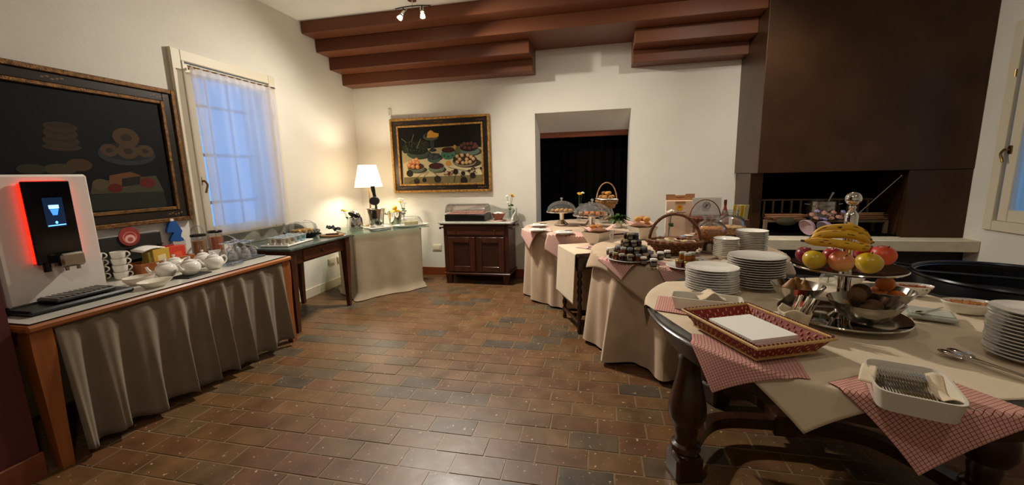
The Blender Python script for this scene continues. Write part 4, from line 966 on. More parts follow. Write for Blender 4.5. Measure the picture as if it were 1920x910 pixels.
# ================================================================== washstand cabinet
ZK = .815
ck = thing('washstand_cabinet', 'dark wood washstand cabinet with a white marble top and gallery', 'cabinet', (-1.545, 5.115, 0))
cwd = wood('cabinet_wood', '#4a2413', '#33170b', .38, 6, 'z', coat=.1); cwx = wood('cabinet_wood_across', '#4f2714', '#371a0c', .38, 6, 'x', coat=.1)
wm = M('white_marble', '#b9b7a8', .25, c2='#a3a396', vs=7)
bw, bd2 = .43, .215
part(MB().box((0, 0, .4625), (2*bw, 2*bd2-.01, .625), .004), 'carcass', cwd, ck)
part(MB().box((0, -.006, .14), (2*bw+.03, 2*bd2+.02, .025), .006), 'plinth', cwx, ck)
for sx in (-1, 1):
    for sy in (-1, 1):
        mb = MB(); cx, cy = sx*(bw-.045), sy*(bd2-.045); vs = []
        for (r, z) in ((.042, .13), (.030, 0)): vs += [(cx+a*r, cy+b*r, z) for a, b in ((-1, -1), (1, -1), (1, 1), (-1, 1))]
        mb.add(vs, [(j, (j+1) % 4, 4+(j+1) % 4, 4+j) for j in range(4)]+[(0, 1, 2, 3), (4, 5, 6, 7)]); part(mb, 'foot', cwd, ck)
fy = -bd2+.004
d1 = part(MB().box((0, fy-.008, .71), (2*bw-.10, .018, .12), .004), 'drawer', cwx, ck)
for s in (-1, 1):
    mb = MB().mat(Matrix.Translation((s*.26, fy-.016, .71)) @ Matrix.Rotation(PI/2, 4, 'X')); mb.lathe([(0, 0), (.008, 0), (.007, .01), (.014, .018), (.010, .027), (0, .029)], 14); part(mb, 'knob', brass, d1)
for s in (-1, 1):
    x0 = s*.19; mb = MB(); w_ = .36; h_ = .45; zc = .395
    for q in (-1, 1): mb.box((x0+q*(w_/2-.035), fy-.009, zc), (.07, .02, h_), .004); mb.box((x0, fy-.009, zc+q*(h_/2-.035)), (w_-.14, .02, .07), .004)
    dd = part(mb, 'door', cwd, ck); part(MB().box((x0, fy-.002, zc), (w_-.14, .010, h_-.14)), 'door_panel', M('panel_dark', '#2a130a', .4, c2='#351a0d', vs=8), dd)
part(MB().cyl((.0, 0, 0), .006, .012, 8), 'keyhole', brass, ck).matrix_local = Matrix.Translation((.012, fy-.018, .41)) @ Matrix.Rotation(PI/2, 4, 'X')
part(MB().box((0, -.012, ZK-.03), (2*bw+.07, 2*bd2+.035, .018), .006), 'cornice', cwx, ck)
part(MB().box((0, -.016, ZK-.011), (2*bw+.10, 2*bd2+.05, .022), .004), 'marble_top', wm, ck)
prof = [(-bw-.03, 0), (-bw-.03, .10), (-.30, .115), (-.14, .16), (-.05, .19), (.05, .195), (.14, .175), (.24, .135), (.32, .13), (.38, .15), (.43, .13), (bw+.03, .06), (bw+.03, 0)]
mb = MB(); mb.prism(prof, 0, .018); mb.v = [(x, bd2-.002-z, ZK+y) for x, y, z in mb.v]; part(mb, 'gallery_back', wm, ck)
for s in (-1, 1):
    prof = [(bd2-.02, 0), (bd2-.02, .15), (bd2-.05, .14), (bd2-.11, .09), (bd2-.18, .075), (bd2-.26, .055), (bd2-.30, .02), (bd2-.305, 0)]
    mb = MB(); mb.prism(prof, 0, .018); mb.v = [(s*(bw+.025)-.009+z, x, ZK+y) for x, y, z in mb.v]; part(mb, 'gallery_side', wm, ck)
for s in (-1, 1):
    mb = MB(); xx = s*(bw+.045); mb.tube([(xx, -.20, .735), (xx, .16, .735)], .009, 8)
    for yy in (-.16, .12): mb.tube([(s*(bw-.01), yy, .735), (xx, yy, .735)], .008, 8)
    mb.ball((xx, -.205, .735), .016, 8, 6); mb.ball((xx, .165, .735), .016, 8, 6); part(mb, 'towel_rail', darkw, ck)
ZKS = ZK+.001
# food warmer with rolling cover
fw_ = thing('display_case', 'black buffet tray with a clear curved rolling cover', 'display case', (-1.70, 5.12, ZKS))
part(MB().box((0, 0, .045), (.54, .33, .085), .008), 'tray', black, fw_)
mb = MB()
def cov(u, v):
    a = PI*(.02+.96*v); y = -.155*math.cos(a)*1.0; z = .09+.125*math.sin(a)**.7; return ((u-.5)*.53, y, z)
mb.grid(cov, 8, 18); part(mb, 'cover', thin_glass('acrylic', (.88, .86, .84), .08, 1.2, .16), fw_)
for s in (-1, 1):
    mb = MB(); P = [(-.155*math.cos(PI*(.02+.96*v/14)), .09+.125*math.sin(PI*(.02+.96*v/14))**.7) for v in range(15)]
    mb.prism([(a, b) for a, b in P], 0, .003); mb.v = [(s*.264+z, x, y) for x, y, z in mb.v]; part(mb, 'end_panel', thin_glass('acrylic'), fw_)
part(MB().ball((.02, -.158, .125), .011, 10, 8), 'knob', chrome, fw_)
part(MB().box((0, 0, .094), (.50, .29, .008)), 'lining', pinkc, fw_)
for i in range(7): part(MB().box((-.2+i*.066, .02*math.sin(i*2), .106), (.056, .17, .014), .005), 'cold_cut', M('ham_pink', '#b5766a', .5, c2='#c99a8a', vs=20), fw_)
mb = MB(); mb.lathe([(0, .004), (.05, 0), (.085, .07), (.09, .085), (.084, .085), (.046, .008), (0, .010)], 24)
single(mb, 'wooden_bowl', wood('bowl_wood', '#9a5f42', '#7d4830', .5, 8, 'x'), 'reddish wooden bowl on the washstand marble', 'bowl', (-1.285, 5.10, ZKS+.007))
for i in range(9):
    a = i*2.4; r = .012*math.sqrt(i)*1.6
    single(MB().box((0, 0, .008), (.05, .03, .016), .006), 'cream_sachet', paper, 'small white sachet heaped in the reddish wooden bowl', 'sachet', (-1.285+r*math.cos(a), 5.10+r*math.sin(a), ZKS+.072+.006*(9-i)*.35), a, 'sachets in the wooden bowl')
mb = MB(); mb.grid(lambda u, v: ((u-.5)*.22, (v-.5)*.22, .0), 6, 6); o = single(mb, 'pink_napkin', pinkc, 'pink napkin spread under the wooden bowl', 'napkin', (-1.27, 5.045, ZKS+.0055), .75); thick(o, .002)
tgm = steel
def tongs(loc, rz, lab, L=.2, grp=None, zoff=.004):
    t = thing('serving_tongs', lab, 'tongs', loc, rz, grp)
    for s in (-1, 1):
        part(MB().tube(bez([(-L/2, s*.004, zoff+.006), (0, s*.018, zoff+.006), (L*.32, s*.022, zoff+.004)], 10), .005, 6, flat=.5), 'arm', tgm, t)
        part(MB().ball((L*.41, s*.022, zoff+.004), .022, 10, 6, (1.2, .7, .2)), 'spoon_end', tgm, t)
    part(MB().box((-L/2, 0, zoff+.006), (.012, .02, .012), .004), 'hinge', tgm, t)
    return t
tongs((-1.375, 5.0, ZKS+.004), .1, 'metal serving tongs on the pink napkin of the washstand', .17)
tongs((-1.24, 4.985, ZKS+.004), -.15, 'metal serving tongs in front of the wooden bowl', .15)
vase('flower_vase', 'small vase with yellow and white flowers in the washstand gallery corner', Vector((-1.155, 5.20, ZKS)), [(.03, -.01, .32, 0), (.045, .0, .30, 0), (-.03, -.01, .30, 1), (-.02, .0, .22, 1)], [yellowm, whitem], .12, .026)

# ================================================================== round buffet tables on the right
def round_skirt(r, z, folds, seed, bottom=.012, amp=.03, post=None, lean=None):
    """floor-length round cloth: flat disc, rolled edge, then hanging folds"""
    R = random.Random(seed); ph = [R.uniform(0, 6.28) for _ in range(4)]; am = [1, .5, .4, .3]; fr = [folds, folds+3, folds*2+1, 5]
    mb = MB()
    def fn(u, v):
        a = u*2*PI
        w = sum(am[i]*math.sin(fr[i]*a+ph[i]) for i in range(4))/1.6; w2 = math.sin(fr[0]*1.9*a+ph[1]+1.5*math.sin(3*a))
        if v < .10: rr_ = r*(.6+.4*v/.10); return (rr_*math.cos(a), rr_*math.sin(a), z)
        k = (v-.10)/.90; q = r+.006+.004*min(1, k*8)+amp*(1 if lean is None else .55+.9*max(0, math.cos(a-lean)))*k**.8*(w+.7)+.013*min(1, k*2.2)*w2
        zz = z-.004-k*(z-.006-bottom-.012*(1+w)*.5)
        o_ = (q*math.cos(a), q*math.sin(a), zz)
        return post(o_) if post else o_
    mb.grid(fn, 200, 18)
    return mb
def overlay(c, r, z, rz, side, lift=.004, flare=.05, fold=.028, freq=9, n=64, post=None):
    return drape(circ(c[0], c[1], r), z, sq(c, rz, side, side), n, n, .032, flare, fold, freq, lift, post=post)

# ---- back round table with the cake domes
BC, BR, BZ = (-.14, 4.765), .70, .785
bt = thing('round_buffet_table', 'round table in beige floor-length linen set before the dark alcove', 'table', (BC[0], BC[1], 0))
part(MB().lathe([(0, BZ-.03), (BR-.004, BZ-.03), (BR-.004, BZ-.002), (0, BZ-.002)], 48), 'tabletop', walnut, bt)
part(MB().lathe([(0, 0), (.28, 0), (.28, .03), (.06, .08), (.05, BZ-.03)], 20), 'pedestal', walnut, bt)
c_ = part(round_skirt(BR, BZ+.001, 13, 3, amp=.036), 'floor_cloth', linen, bt); part(MB().lathe([(0, BZ+.001), (BR*.61, BZ+.001)], 40), 'cloth_centre', linen, bt)
o = single(overlay(BC, BR, BZ, .55, 1.38, .005), 'linen_overlay', linen, 'beige square overcloth on the round table before the alcove', 'tablecloth'); thick(o, .002)
for (px, py, rz, s_, lab) in ((1003, 432, .2, .36, 'pink napkin hanging over the left rim of the alcove table'), (1062, 442, .75, .42, 'pink napkin hanging over the front rim of the alcove table')):
    q = V(px, py, BZ); o = single(drape(circ(BC[0], BC[1], BR), BZ, sq((q.x, q.y), rz, s_, s_), 24, 24, .07, .05, .008, 9, .010), 'pink_napkin', pinkc, lab, 'napkin'); thick(o, .0015)
ZB = BZ+.0125
def plate_with_knife(px, py, lab):
    q = V(px, py, ZB); t = thing('side_plate', lab, 'plate', (q.x, q.y, ZB), .1)
    part(MB().lathe([(0, .003), (.06, 0), (.09, .012), (.105, .016), (.105, .018), (.085, .014), (.06, .005), (0, .005)], 28), 'plate', china, t)
    n = thing('paper_napkin', 'white paper napkin on the '+lab, 'napkin', (q.x, q.y, ZB+.0185), .15); part(MB().box((0, 0, .003), (.13, .13, .006), .002), 'folded_sheet', paper, n); part(MB().box((.0, .004, .008), (.122, .12, .004), .001), 'upper_fold', paper, n)
    k = thing('table_knife', 'dark handled knife on the '+lab, 'knife', (q.x+.02, q.y, ZB+.0295), .45); part(MB().box((.035, 0, .003), (.08, .012, .006), .002), 'handle', blackm, k); part(MB().box((-.035, 0, .002), (.07, .012, .002)), 'blade', steel, k)
plate_with_knife(1010, 425, 'side plate nearest the alcove edge')
plate_with_knife(1008, 434, 'side plate at the left rim of the alcove table')
plate_with_knife(1056, 439, 'side plate in front of the cake domes')
# cake stands with domes
def cake_stand(loc, lab, s=1., items='cake', h=.10):
    t = thing('cake_stand', lab, 'cake stand', loc, 0, 'domed cake stands'); 
    part(MB().lathe([(0, 0), (.068*s, 0), (.068*s, .012), (.05*s, .03), (.032*s, .05), (.022*s, .06), (.024*s, h*.8), (.03*s, h), (0, h)], 28), 'foot', chrome, t)
    part(MB().lathe([(0, h), (.10*s, h), (.158*s, h+.006), (.165*s, h+.016), (.160*s, h+.018), (.10*s, h+.006), (0, h+.006)], 40), 'tray', chrome, t)
    d = part(MB().lathe([(.150*s, h+.018)]+[(.150*s*math.cos(a*PI/24), h+.026+.112*math.sin(a*PI/24)) for a in range(0, 12)], 48), 'dome', thin_glass('dome_glass', (.95, .95, .94), .03, .8, .04, .05), t)
    part(MB().lathe([(.153*s, h+.017), (.156*s, h+.017), (.156*s, h+.026), (.151*s, h+.026)], 40), 'dome_rim', chrome, t)
    part(MB().lathe([(0, h+.134), (.03*s, h+.134), (.012, h+.136), (.008, h+.146), (.016, h+.160), (.012, h+.174), (0, h+.177)], 16), 'knob', chrome, d)
    return h+.0195
def pieces(loc, z0, kind, s=1.):
    cfg = {'cake': ('cake_slice', pastry, 'square of yellow cake under the dome beside the alcove reveal', 'cake'), 'tart': ('tart_slice', M('tart_red', '#b4542c', .6, c2='#c98a4a', vs=25, bump=.2, bs=60), 'orange red fruit tart slice under the front dome', 'tart'), 'bun': ('sweet_bun', bread, 'golden bun under the rear dome', 'bun')}[kind]
    i = 0
    for gx_ in range(-2, 3):
        for gy_ in range(-1, 2):
            if math.hypot(gx_*.046, gy_*.06) > .105*min(1, s): continue
            if kind == 'bun': mb = MB().ball((0, 0, .018), .024, 10, 6, (1, 1, .75))
            else: mb = MB().box((0, 0, .0165), (.040, .052, .033), .006)
            single(mb, cfg[0], cfg[1] if i % 4 else MATS['baked_crust'], cfg[2], cfg[3], (loc[0]+gx_*.046*s, loc[1]+gy_*.06*s, z0), rnd(-.12, .12), cfg[0].replace('_', ' ')+'s under a dome'); i += 1
for (px, py, lab, s, kind, h) in ((1053, 420, 'cake stand with glass dome over yellow cake squares beside the alcove reveal', 1.12, 'cake', .145), (1091, 428, 'cake stand with glass dome over golden buns behind the tart dome', .86, 'bun', .10), (1108, 436, 'cake stand with glass dome over orange red tart', 1.22, 'tart', .165)):
    if kind == 'bun': q = Vector((-.115, 4.70, ZB))
    elif kind == 'cake': q = V(1053, 421.5, ZB)
    else: q = V(1110, 435.5, ZB)
    z0 = cake_stand(tuple(q), lab, s, kind, h); pieces(q, ZB+z0-.012, kind, s)
# bread basket on a glass jar
def wicker_basket(mat, rx, ry, h, rings=5, n=26, flare=.75, handle=0., hr=.008, strand=.010, name='basket', braid=True):
    """returns list of (part name, MB)"""
    out = []; mb = MB()
    for k in range(rings):
        f = k/(rings-1); s = flare+(1-flare)*f; z = .012+f*(h-.012); P = []
        for i in range(n*2):
            a = 2*PI*i/(n*2); w = strand*.45*(1 if (i+k) % 2 else -1); P.append(((rx*s+w)*math.cos(a), (ry*s+w)*math.sin(a), z))
        mb.tube(P, strand*(.62 if k < rings-1 else .9), 6, closed=True)
    out.append(('weave', mb)); mb = MB()
    for i in range(n):
        a = 2*PI*i/n; mb.tube([(rx*flare*math.cos(a), ry*flare*math.sin(a), .0), (rx*math.cos(a), ry*math.sin(a), h)], strand*.42, 5)
    out.append(('stakes', mb))
    out.append(('bottom', MB().lathe([(0, .0), (flare*1., 0), (flare*1., .008), (0, .008)], 30, sx=rx, sy=ry)))
    out.append(('lining', MB().lathe([(flare*.97, .008), (.975, h*.97), (.965, h*.97), (flare*.96, .008)], 30, sx=rx, sy=ry)))
    if handle:
        for j in (-1, 1):
            P = []
            for i in range(25):
                a = PI*i/24; P.append((rx*.97*math.cos(a), j*hr*.7*math.cos(a*9), h*.55+(handle-h*.55)*math.sin(a)**.85))
            out.append(('handle', MB().tube(P, hr, 8)))
    return out
def make_basket(name, label, loc, rz, mat, *a, **k):
    t = thing(name, label, 'basket', loc, rz)
    for nm, mb in wicker_basket(mat, *a, **k): part(mb, nm, mat, t)
    return t
q = Vector((.075, 5.0, ZB)); jar = thing('glass_canister', 'glass canister of dried fruit carrying the bread basket', 'canister', tuple(q))
part(MB().lathe([(0, 0), (.075, 0), (.09, .03), (.088, .12), (.07, .155), (.072, .175), (.068, .175), (.066, .155), (.084, .12), (.086, .03), (0, .006)], 28), 'glass', glass, jar)
for i in range(10): part(MB().ball((.045*math.cos(i*2.4), .045*math.sin(i*2.4), .03+.011*i), .026, 8, 6, (1, .8, .7)), 'dried_fruit', M('dried_fruit', '#b99a72', .7, c2='#8d6238', vs=20), jar)
make_basket('bread_basket', 'round wicker basket with tall handle piled with rolls on a canister', (q.x, q.y, ZB+.176), .15, wickerl, .125, .115, .085, 5, 24, .72, .30, .007, .009)
mb = MB(); mb.grid(lambda u, v: ((u-.5)*.205, (v-.5)*.25, .106+.012*math.sin(u*9)*math.sin(v*7)*max(abs(u-.5), abs(v-.5))*2), 16, 16); o = single(mb, 'basket_napkin', paper, 'white napkin lining the handled bread basket', 'napkin', (q.x, q.y, ZB+.176), .3); thick(o, .002)
for i, (hx_, hy_, hz_) in enumerate(heap(.032, 10, .8)):
    a = i*2.4; single(MB().ball((0, 0, 0), .028, 12, 8, (1.1, .95, .78)), 'bread_roll', pastry if i % 2 else bread, 'small bread roll heaped in the handled wicker basket', 'bread roll', (q.x+hx_, q.y+hy_, ZB+.176+.134+hz_), a, 'rolls in the handled basket')
vase('flower_vase', 'thin vase with a yellow and white flower between the cake domes', Vector((-.26, 5.185, ZB)), [(0, 0, .345, 0), (.012, -.01, .335, 0), (.045, 0, .35, 1)], [yellowm, whitem], .13, .025)

# ---- small side table between the round ones
MA = Vector((-.19, 3.39, 0)); mu = Vector((.92, .39, 0)).normalized(); mv = Vector((-mu.y, mu.x, 0)); MU, MV_, MZ = .50, .50, .72; mrz = math.atan2(mu.y, mu.x)
mc = MA+mu*MU/2+mv*MV_/2
mt = thing('side_table', 'small dark wood table with turned legs between the round tables', 'table', (mc.x, mc.y, 0), mrz)
part(MB().box((0, 0, MZ-.015), (MU, MV_, .028), .004), 'tabletop', darkw, mt)
mb = MB()
for s in (-1, 1): mb.box((0, s*(MV_/2-.045), MZ-.085), (MU-.12, .02, .11)); mb.box((s*(MU/2-.045), 0, MZ-.085), (.02, MV_-.12, .11))
part(mb, 'apron', darkw, mt)
for sx in (-1, 1):
    for sy in (-1, 1):
        cx, cy = sx*(MU/2-.045), sy*(MV_/2-.045); mb = MB().box((cx, cy, MZ-.095), (.05, .05, .13), .004)
        prof = [(0, 0), (.015, 0), (.022, .02), (.014, .05)]
        for i in range(7): z = .06+i*.072; prof += [(.014, z), (.023, z+.024), (.023, z+.042), (.014, z+.066)]
        mb.lathe(prof+[(.022, .575), (.022, .57+.0)], 12, (cx, cy, 0)); part(mb, 'leg', darkw, mt)
mb = MB()
for s in (-1, 1): mb.box((s*(MU/2-.045), 0, .10), (.03, MV_-.09, .03), .003)
mb.box((0, 0, .10), (MU-.09, .03, .03), .003); part(mb, 'stretcher', darkw, mt)
ol = rect_ol((mc.x, mc.y), mrz, MU/2, MV_/2)
def mcl(u, v):
    a = -.45+u*(.45+MU+.02); b = .012+v*(MV_-.012+.04)
    p = MA+mu*a+mv*b; return (p.x, p.y)
o = single(drape(ol, MZ, mcl, 60, 40, .006, .05, .0, 5, .003), 'white_runner', linen_l, 'pale linen cloth hanging over one side of the small dark table', 'tablecloth'); thick(o, .002)
ZD = MZ+.006
o = single(drape(ol, MZ, sq((-.10, 3.72), mrz+.6, .17, .17), 14, 14, .01, .05, 0, 5, .008), 'pink_napkin', pinkc, 'pink napkin under the tapered pastry bowl', 'napkin'); thick(o, .0012)
def square_bowl(loc, rz, lab, s=1.):
    t = thing('pastry_bowl', lab, 'bowl', loc, rz); h = .115*s; a, b = .055*s, .105*s
    vs = []
    for (r, z) in ((a, 0), (b, h), (b-.006, h), (a-.002, .006)): vs += [(i*r, j*r, z) for i, j in ((-1, -1), (1, -1), (1, 1), (-1, 1))]
    mb = MB().add(vs, [(0, 1, 2, 3)]+[(i*4+j, i*4+(j+1) % 4, (i+1)*4+(j+1) % 4, (i+1)*4+j) for i in range(3) for j in range(4)]+[(12, 13, 14, 15)]); part(mb, 'bowl', china2, t, smooth=False)
    n = single(MB().grid(lambda u, v: ((u-.5)*.245*s, (v-.5)*.245*s, .079*s+.054*s*max(abs(u-.5), abs(v-.5))*2+.045*s*abs(u-.5)*abs(v-.5)*4+.006*math.sin(u*12)*math.sin(v*11)*max(abs(u-.5), abs(v-.5))*2), 18, 18), 'bowl_napkin', pinkc, 'pink napkin lining the '+lab.split(' on ')[0], 'napkin', loc, rz); thick(n, .0012, 1)
q1 = Vector((-.03, 3.905, ZD)); square_bowl((q1.x, q1.y, ZD+.004), -.6, 'square tapered bowl on the pale runner', 1.0)
for i, (hx_, hy_, hz_) in enumerate(heap(.031, 6, .8)):
    a = i*2.4; single(MB().ball((0, 0, 0), .027, 12, 8, (1.1, .95, .75)), 'croissant', bread if i % 2 else M('croissant_gold', '#c07a2a', .6, c2='#94561a', vs=25), 'small golden croissant in the square tapered bowl', 'croissant', (q1.x+hx_, q1.y+hy_, ZD+.124+hz_), a, 'croissants in the square bowl')
q2 = V(1190, 441, ZD+.002); q2 = Vector((.27, 3.99+.02, 0)) if False else Vector((.30, 4.02, 0))
# second pastry bowl, on the far rim of the jam table
q2 = Vector((.385, 3.94, .776)); square_bowl(tuple(q2), .5, 'wide tapered bowl at the far rim of the jam table', 1.0)
for i, (hx_, hy_, hz_) in enumerate(heap(.037, 6, .8)):
    a = i*2.4; single(MB().ball((0, 0, 0), .032, 12, 8, (1.1, .95, .8)), 'brioche', pastry if i % 3 else bread, 'yellow brioche heaped in the wide bowl at the far rim of the jam table', 'brioche', (q2.x+hx_, q2.y+hy_, .776+.134+hz_), a, 'brioches in the wide bowl')
pl = thing('potted_plant', 'leafy dark green plant behind the pastry bowls', 'plant', (V(1158, 426, ZB).x, V(1158, 426, ZB).y, ZB))
part(MB().lathe([(0, 0), (.045, 0), (.058, .075), (.054, .075), (.042, .006), (0, .006)], 20), 'pot', china2, pl)
R = random.Random(4)
for i in range(44):
    a = R.uniform(0, 6.28); L = R.uniform(.10, .21); el = R.uniform(.15, 1.25); bx, by, bz = .02*math.cos(a), .02*math.sin(a), .07
    mb = MB(); w = R.uniform(.016, .026)
    def lf(u, v, a=a, L=L, el=el, w=w):
        s = u*L; droop = .35*u*u*L*1.6; side = (v-.5)*2*w*math.sin(PI*min(1, u*.93+.05))
        hx_ = s*math.cos(el); z = .07+s*math.sin(el)-droop+abs(v-.5)*.012
        return (hx_*math.cos(a)-side*math.sin(a), hx_*math.sin(a)+side*math.cos(a), z)
    mb.grid(lf, 5, 2); part(mb, 'leaf', leafm, pl)
gq = V(1146, 466, ZD); t = single(MB().lathe([(0, 0), (.026, 0), (.026, .003), (.005, .006), (.004, .05), (.012, .07), (.024, .13), (.026, .16), (.0245, .16), (.010, .072), (0, .07)], 18), 'flute_glass', thin_glass('flute', (.92, .93, .93), .03, 1.5, .12), 'tall clear flute glass beside the square tapered bowl', 'glass', (gq.x, gq.y, ZD+.003))
q = V(1112, 464, ZD); tongs((q.x, q.y, ZD+.003), 1.05, 'silver pastry tongs lying on the pale runner', .2)

# ---- round table with jams and baskets
JC, JR, JZ = (.65, 3.44), .68, .765
def in_side(x, y, e=.03):
    d = Vector((x, y, 0))-MA; return -e < d.dot(mu) < MU+e and -e < d.dot(mv) < MV_+e
def tuck(q):
    """the floor cloth is pushed in where the small table stands against it"""
    x, y, z = q
    if z > .757: return q
    k = 1.
    while k > .5 and in_side(JC[0]+x*k, JC[1]+y*k): k -= .01
    return (x*k, y*k, .743 if k < 1 and z > .69 else z)
def lie(q):
    """the overcloth rests on the small table where it reaches it"""
    if not in_side(q[0], q[1], .10): return q
    dx, dy = q[0]-JC[0], q[1]-JC[1]; k = min(1., (JR+.042)/math.hypot(dx, dy)); return (JC[0]+dx*k, JC[1]+dy*k, max(q[2], JZ-.001))
jt = thing('round_jam_table', 'round table in beige floor-length linen carrying jams and baskets', 'table', (JC[0], JC[1], 0))
part(MB().lathe([(0, JZ-.03), (JR-.004, JZ-.03), (JR-.004, JZ-.002), (0, JZ-.002)], 48), 'tabletop', walnut, jt)
part(MB().lathe([(0, 0), (.28, 0), (.28, .03), (.06, .08), (.05, JZ-.03)], 20), 'pedestal', walnut, jt)
part(round_skirt(JR, JZ+.001, 11, 11, .02, .065, tuck, math.radians(250)), 'floor_cloth', linen, jt); part(MB().lathe([(0, JZ+.001), (JR*.61, JZ+.001)], 40), 'cloth_centre', linen, jt)
o = single(drape(circ(JC[0], JC[1], JR), JZ, sq((JC[0], JC[1]), .5236, 1.56, 1.56), 90, 90, .040, .16, .03, 8, .005, post=lie), 'linen_overlay', linen, 'beige square overcloth with hanging point on the jam table', 'tablecloth'); thick(o, .002)
ZJ = JZ+.0092
ging = gingham('red_gingham', '#d8b3a6', '#8b2a28', 22)
jol = circ(JC[0], JC[1], JR)
def jpos(px, py, z=ZJ): return V(px, py, z)
# gingham under jam tray
q = jpos(1183, 489); o = single(drape(jol, JZ, sq((q.x, q.y+.06), .35, .28, .28), 30, 30, .09, .16, 0, 5, .0092), 'gingham_napkin', ging, 'small red gingham napkin under the jam jar pyramid', 'napkin'); thick(o, .0012)
jp = Vector((q.x, q.y+.03, ZJ+.003)); single(MB().lathe([(0, .003), (.10, 0), (.165, .012), (.172, .016), (.165, .017), (.10, .005), (0, .005)], 36), 'jam_plate', china, 'round white plate under the jam jar pyramid', 'plate', tuple(jp))
def jar_mesh(gm, lid, lab_, r=.021, h=.036):
    return (fixn(MB().lathe([(0, 0), (r*.95, 0), (r, .004), (r, h*.78), (r*.85, h*.86), (r*.85, h), (0, h)], 14).mesh('jar_glass', gm)),
            fixn(MB().lathe([(0, h+.010), (r*.9, h+.010), (r*.97, h+.008), (r*.97, h-.003), (r*.9, h-.003)], 14).mesh('lid', lid)),
            fixn(MB().lathe([(r*1.01, h*.16), (r*1.01, h*.68)], 10, a0=-2.5, a1=-.7).mesh('label', lab_)) if lab_ else None)
jamc = [M('jam_berry', '#2a0f10', .15), M('jam_dark', '#1c1014', .15), M('jam_apricot', '#6d3210', .15), M('jam_cherry', '#3f0f0e', .15)]
lids = [M('lid_cream', '#93865f', .4), M('lid_white', '#a39d92', .4), M('lid_gingham', '#6f6d72', .4), M('lid_gold', '#8d7440', .35, metal=.4)]
labm = M('jar_label', '#77705f', .6)
jset = {}
def jam(loc, i, j, lab, grp, r=.021, h=.036, name='jam_jar', lb=True):
    key = (i, j, r, h, lb)
    if key not in jset: jset[key] = jar_mesh(jamc[i] if isinstance(i, int) else i, lids[j] if isinstance(j, int) else j, labm if lb else None, r, h)
    a, b, c = jset[key]; t = thing(name, lab, 'jar', loc, rnd(-.5, .5), grp); place('glass', a, t); place('lid', b, t)
    if c: place('label', c, t)
cn = ['berry', 'blackcurrant', 'apricot', 'cherry']
lv = [[(1, 0), (6, .046), (12, .092), (15, .135)], [(1, 0), (6, .046), (12, .092)], [(1, 0), (6, .052)], [(4, .032)]]
tier = ['bottom', 'second', 'third', 'top']
for L_, ringss in enumerate(lv):
    for (n_, rad) in ringss:
        for i in range(n_):
            a = 2*PI*i/n_+L_*.4; ci = random.randrange(4) if L_ < 2 else random.choice((0, 1, 1, 0)); li = random.randrange(3)
            jam((jp.x+rad*math.cos(a), jp.y+rad*math.sin(a), jp.z+.0065+L_*.0475+(.011 if rad > .12 else 0)), ci, li, 'small jam jar with dark filling in the %s tier of the jar pyramid' % tier[L_], 'jam jars of the pyramid, %s tier' % tier[L_], lb=random.random() < .4)
whitecap = M('white_cap', '#dedad0', .4); choc = M('chocolate_spread', '#1d120d', .2)
for (px, py, lab) in ((1206, 497, 'white capped chocolate spread jar in front of the jam pyramid'), (1225, 501, 'white capped spread jar standing alone nearest the cloth edge'), (1225.5, 493, 'white capped spread jar just behind the outermost one'), (1238, 487, 'white capped spread jar close to the big basket'), (1251, 484, 'white capped spread jar touching the wicker basket foot')):
    q = jpos(px, py-1); jam((q.x, q.y, ZJ+.001), choc, whitecap, lab, 'white capped spread jars', .024, .042, 'spread_jar')
q = jpos(1148, 478); jam((q.x-.02, q.y, ZJ+.001), choc, whitecap, 'white capped spread jar on the far side of the jam pyramid', 'white capped spread jars', .024, .042, 'spread_jar')
# honey jars on gingham plate
q = jpos(1286, 504); o = single(drape(jol, JZ, sq((q.x-.02, q.y+.09), .2, .25, .25), 26, 26, .09, .16, 0, 5, .0092), 'gingham_napkin', ging, 'small red gingham napkin under the honey jars', 'napkin'); thick(o, .0012)
hp = Vector((q.x+.01, q.y+.02, ZJ+.003)); single(MB().lathe([(0, .003), (.08, 0), (.125, .012), (.13, .016), (.125, .017), (.08, .005), (0, .005)], 32), 'honey_plate', china, 'round white plate under the honey jars', 'plate', tuple(hp))
honey = M('honey', '#8a4a12', .12, spec=.6); hdk = M('honey_dark', '#5a2410', .12, spec=.6)
for (n_, rad, L_) in ((1, 0, 0), (6, .054, 0), (3, .030, 1)):
    for i in range(n_):
        a = 2*PI*i/n_+.4; jam((hp.x+rad*math.cos(a), hp.y+rad*math.sin(a), hp.z+.0065+L_*.047), honey if L_ else hdk, 1 if L_ else 3, 'amber honey jar with white lid on the upper layer of the honey plate' if L_ else 'dark honey jar in the lower layer of the honey plate', 'honey jars, %s layer' % ('upper' if L_ else 'lower'), .0235, .036, 'honey_jar', False)
for i, (px, py) in enumerate(((1312, 491), (1318, 488), (1308, 487), (1322, 492), (1315, 494))):
    q = jpos(px, py); t = thing('cream_sachet', 'foil portion pack beside the honey jars', 'portion pack', (q.x, q.y, ZJ+.001), i, 'foil portion packs'); part(MB().box((0, 0, .006), (.036, .026, .011), .003), 'tub', paper, t); part(MB().box((0, 0, .0122), (.042, .032, .001)), 'foil', M('portion_foil', '#b3a7a0', .3, metal=.3), t)
